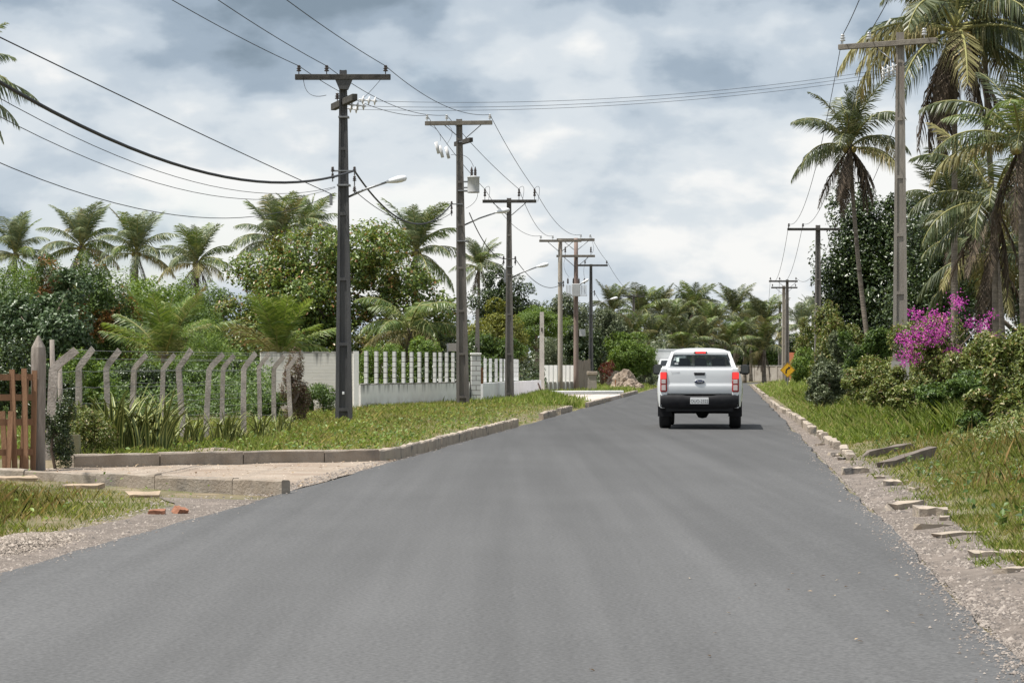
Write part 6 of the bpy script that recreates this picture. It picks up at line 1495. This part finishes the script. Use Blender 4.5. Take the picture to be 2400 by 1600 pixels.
weeds('verge_weeds_near_left', 5000, lambda r, n: (lambda q: q[patchy(r, q[:, 0], q[:, 1], 3.7, .8)])(fr_near_left(r, n)), (.05, .03), M_leaf_light, 14)
def litter(name, n, f, leaf, m, seed):
    r = np.random.default_rng(seed); P = f(r, n); N = r.normal(size=P.shape) * .12 + np.array([0, 0, 1.0]); N /= np.linalg.norm(N, axis=1, keepdims=True)
    V, F = leaves(P, N, r.uniform(.6, 1.4, n) * leaf[0], r.uniform(.6, 1.4, n) * leaf[1], r, .05); V[:, 2] += .004; return kind(link(name, np_mesh(name, V, F, m)), 'stuff')
M_dryleaf = leafmat('fallen_leaves', [(0, (.20, .13, .07)), (.6, (.38, .28, .17)), (1, (.55, .45, .32))], transl=.1, rough=.7)
def f_roadlitter(r, n):
    y = r.uniform(10.5, 17, n); x = SLOPE * y + 1.2 - np.abs(r.normal(size=n)) * .8; return np.stack([x, y, np.full(n, .002)], 1)
litter('leaf_litter_on_road', 26, f_roadlitter, (.035, .018), M_dryleaf, 15)
litter('leaf_litter_on_driveway', 260, lambda r, n: g_drive(r, n) + np.array([[0, 0, .012]]), (.06, .03), M_dryleaf, 16)

# undergrowth: tangled low leaves nobody could count
def undergrowth(name, n, f, leaf, m, seed):
    """f gives x, y and the height of the tangle there"""
    r = np.random.default_rng(seed); x, y, h = f(r, n); k = h > .04; x, y, h = x[k], y[k], h[k]
    z = gz(x, y) + h * np.sqrt(r.random(len(x)))
    P = np.stack([x, y, z], 1); N = r.normal(size=P.shape) * .55 + np.array([-.2, -.35, .6]); N /= np.linalg.norm(N, axis=1, keepdims=True)
    V, F = leaves(P, N, r.uniform(.6, 1.3, len(P)) * leaf[0], r.uniform(.6, 1.3, len(P)) * leaf[1], r); return kind(link(name, np_mesh(name, V, F, m)), 'stuff')
def hills(x, y, s, ph=0.0): return .5 + .28 * np.sin(x * s + ph + np.sin(y * s * .9)) + .22 * np.sin(y * s * 1.3 + 1.7 * np.sin(x * s * .7) + ph) + .15 * np.sin(x * s * 3.1 + y * s * 2.3)
def ug_garden(y0, y1, hmax, s, ph):
    def f(r, n):
        y = r.uniform(y0, y1, n); x = X_at(-60, 1) * y + r.random(n) * (X_at(640, 1) - X_at(-60, 1)) * y
        return x, y, hmax * np.clip(hills(x, y, s, ph), .25, 1.1)
    return f
undergrowth('garden_undergrowth_near', 26000, ug_garden(61, 72, 1.45, 1.6, 0), (.10, .05), M_leaf_mid, 31)
undergrowth('garden_undergrowth_middle', 26000, ug_garden(80, 92, 2.5, 1.1, 1), (.15, .07), M_leaf_light, 32)
undergrowth('garden_undergrowth_back', 26000, ug_garden(100, 116, 3.9, .8, 2), (.2, .09), M_leaf_mid, 33)
def ug_wall(r, n):
    y = r.uniform(95, 128, n); x = X_at(820, 1) * y + r.random(n) * (X_at(1280, 1) - X_at(820, 1)) * y
    k = y > np.where(x < pC2[0], 94.5, 92.4 + (x - pC2[0]) * (pD[1] - pC2[1]) / (pD[0] - pC2[0]) + 2.0)
    return x, y, np.where(k, 2.2 * np.clip(hills(x, y, 1.0, 4), .3, 1.1), 0)
undergrowth('undergrowth_behind_pillar_wall', 22000, ug_wall, (.17, .075), M_leaf_dark, 34)
def ug_mid(r, n):
    y = r.uniform(180, 205, n); x = X_at(1270, 1) * y + r.random(n) * (X_at(1560, 1) - X_at(1270, 1)) * y
    return x, y, 4.0 * np.clip(hills(x, y, .7, 5), .3, 1.1)
undergrowth('undergrowth_before_grove', 16000, ug_mid, (.3, .13), M_leaf_grey, 35)
def ug_right(y0, y1, d0, hmax, s, ph):
    def f(r, n):
        y = near_y(r, n, y0, y1); w = .25 * y - SLOPE * y - 1.33; d = d0 + (np.maximum(w, d0 + .5) - d0) * r.random(n); x = SLOPE * y + 1.33 + d
        return x, y, hmax * np.clip(hills(x, y, s, ph), 0, 1.1) * np.clip((d - d0) / 1.6 + .1, 0, 1)
    return f
undergrowth('undergrowth_right_near', 18000, ug_right(38, 60, 2.3, 1.05, 1.9, .5), (.085, .035), M_leaf_olive, 36)
undergrowth('undergrowth_right_middle', 24000, ug_right(58, 100, 1.9, 1.5, 1.3, 1.5), (.12, .045), M_leaf_olive, 37)
undergrowth('undergrowth_right_back', 24000, ug_right(95, 190, 2.6, 2.3, .8, 2.5), (.2, .08), M_leaf_olive, 38)
def ug_woods(r, n):
    x = r.uniform(-150, 170, n); y = 330 + 25 * r.random(n) + .0008 * x ** 2
    return x, y, 7.5 * np.clip(hills(x, y, .22, 3), .45, 1.05)
undergrowth('distant_woods', 20000, ug_woods, (.95, .5), M_leaf_dark, 39)

def fr_tufts(r, n):
    y = near_y(r, n, 17, 40); x = SLOPE * y + 1.33 + .35 + .4 * r.random(n); k = patchy(r, x, y, 4.3, .75); x, y = x[k], y[k]
    return np.stack([x, y, gz(x, y) - .005, np.ones(len(x))], 1)
grass('grass_tufts_in_gravel', 9000, fr_tufts, (.03, .09), .0026, M_grass_green, 41, .9)
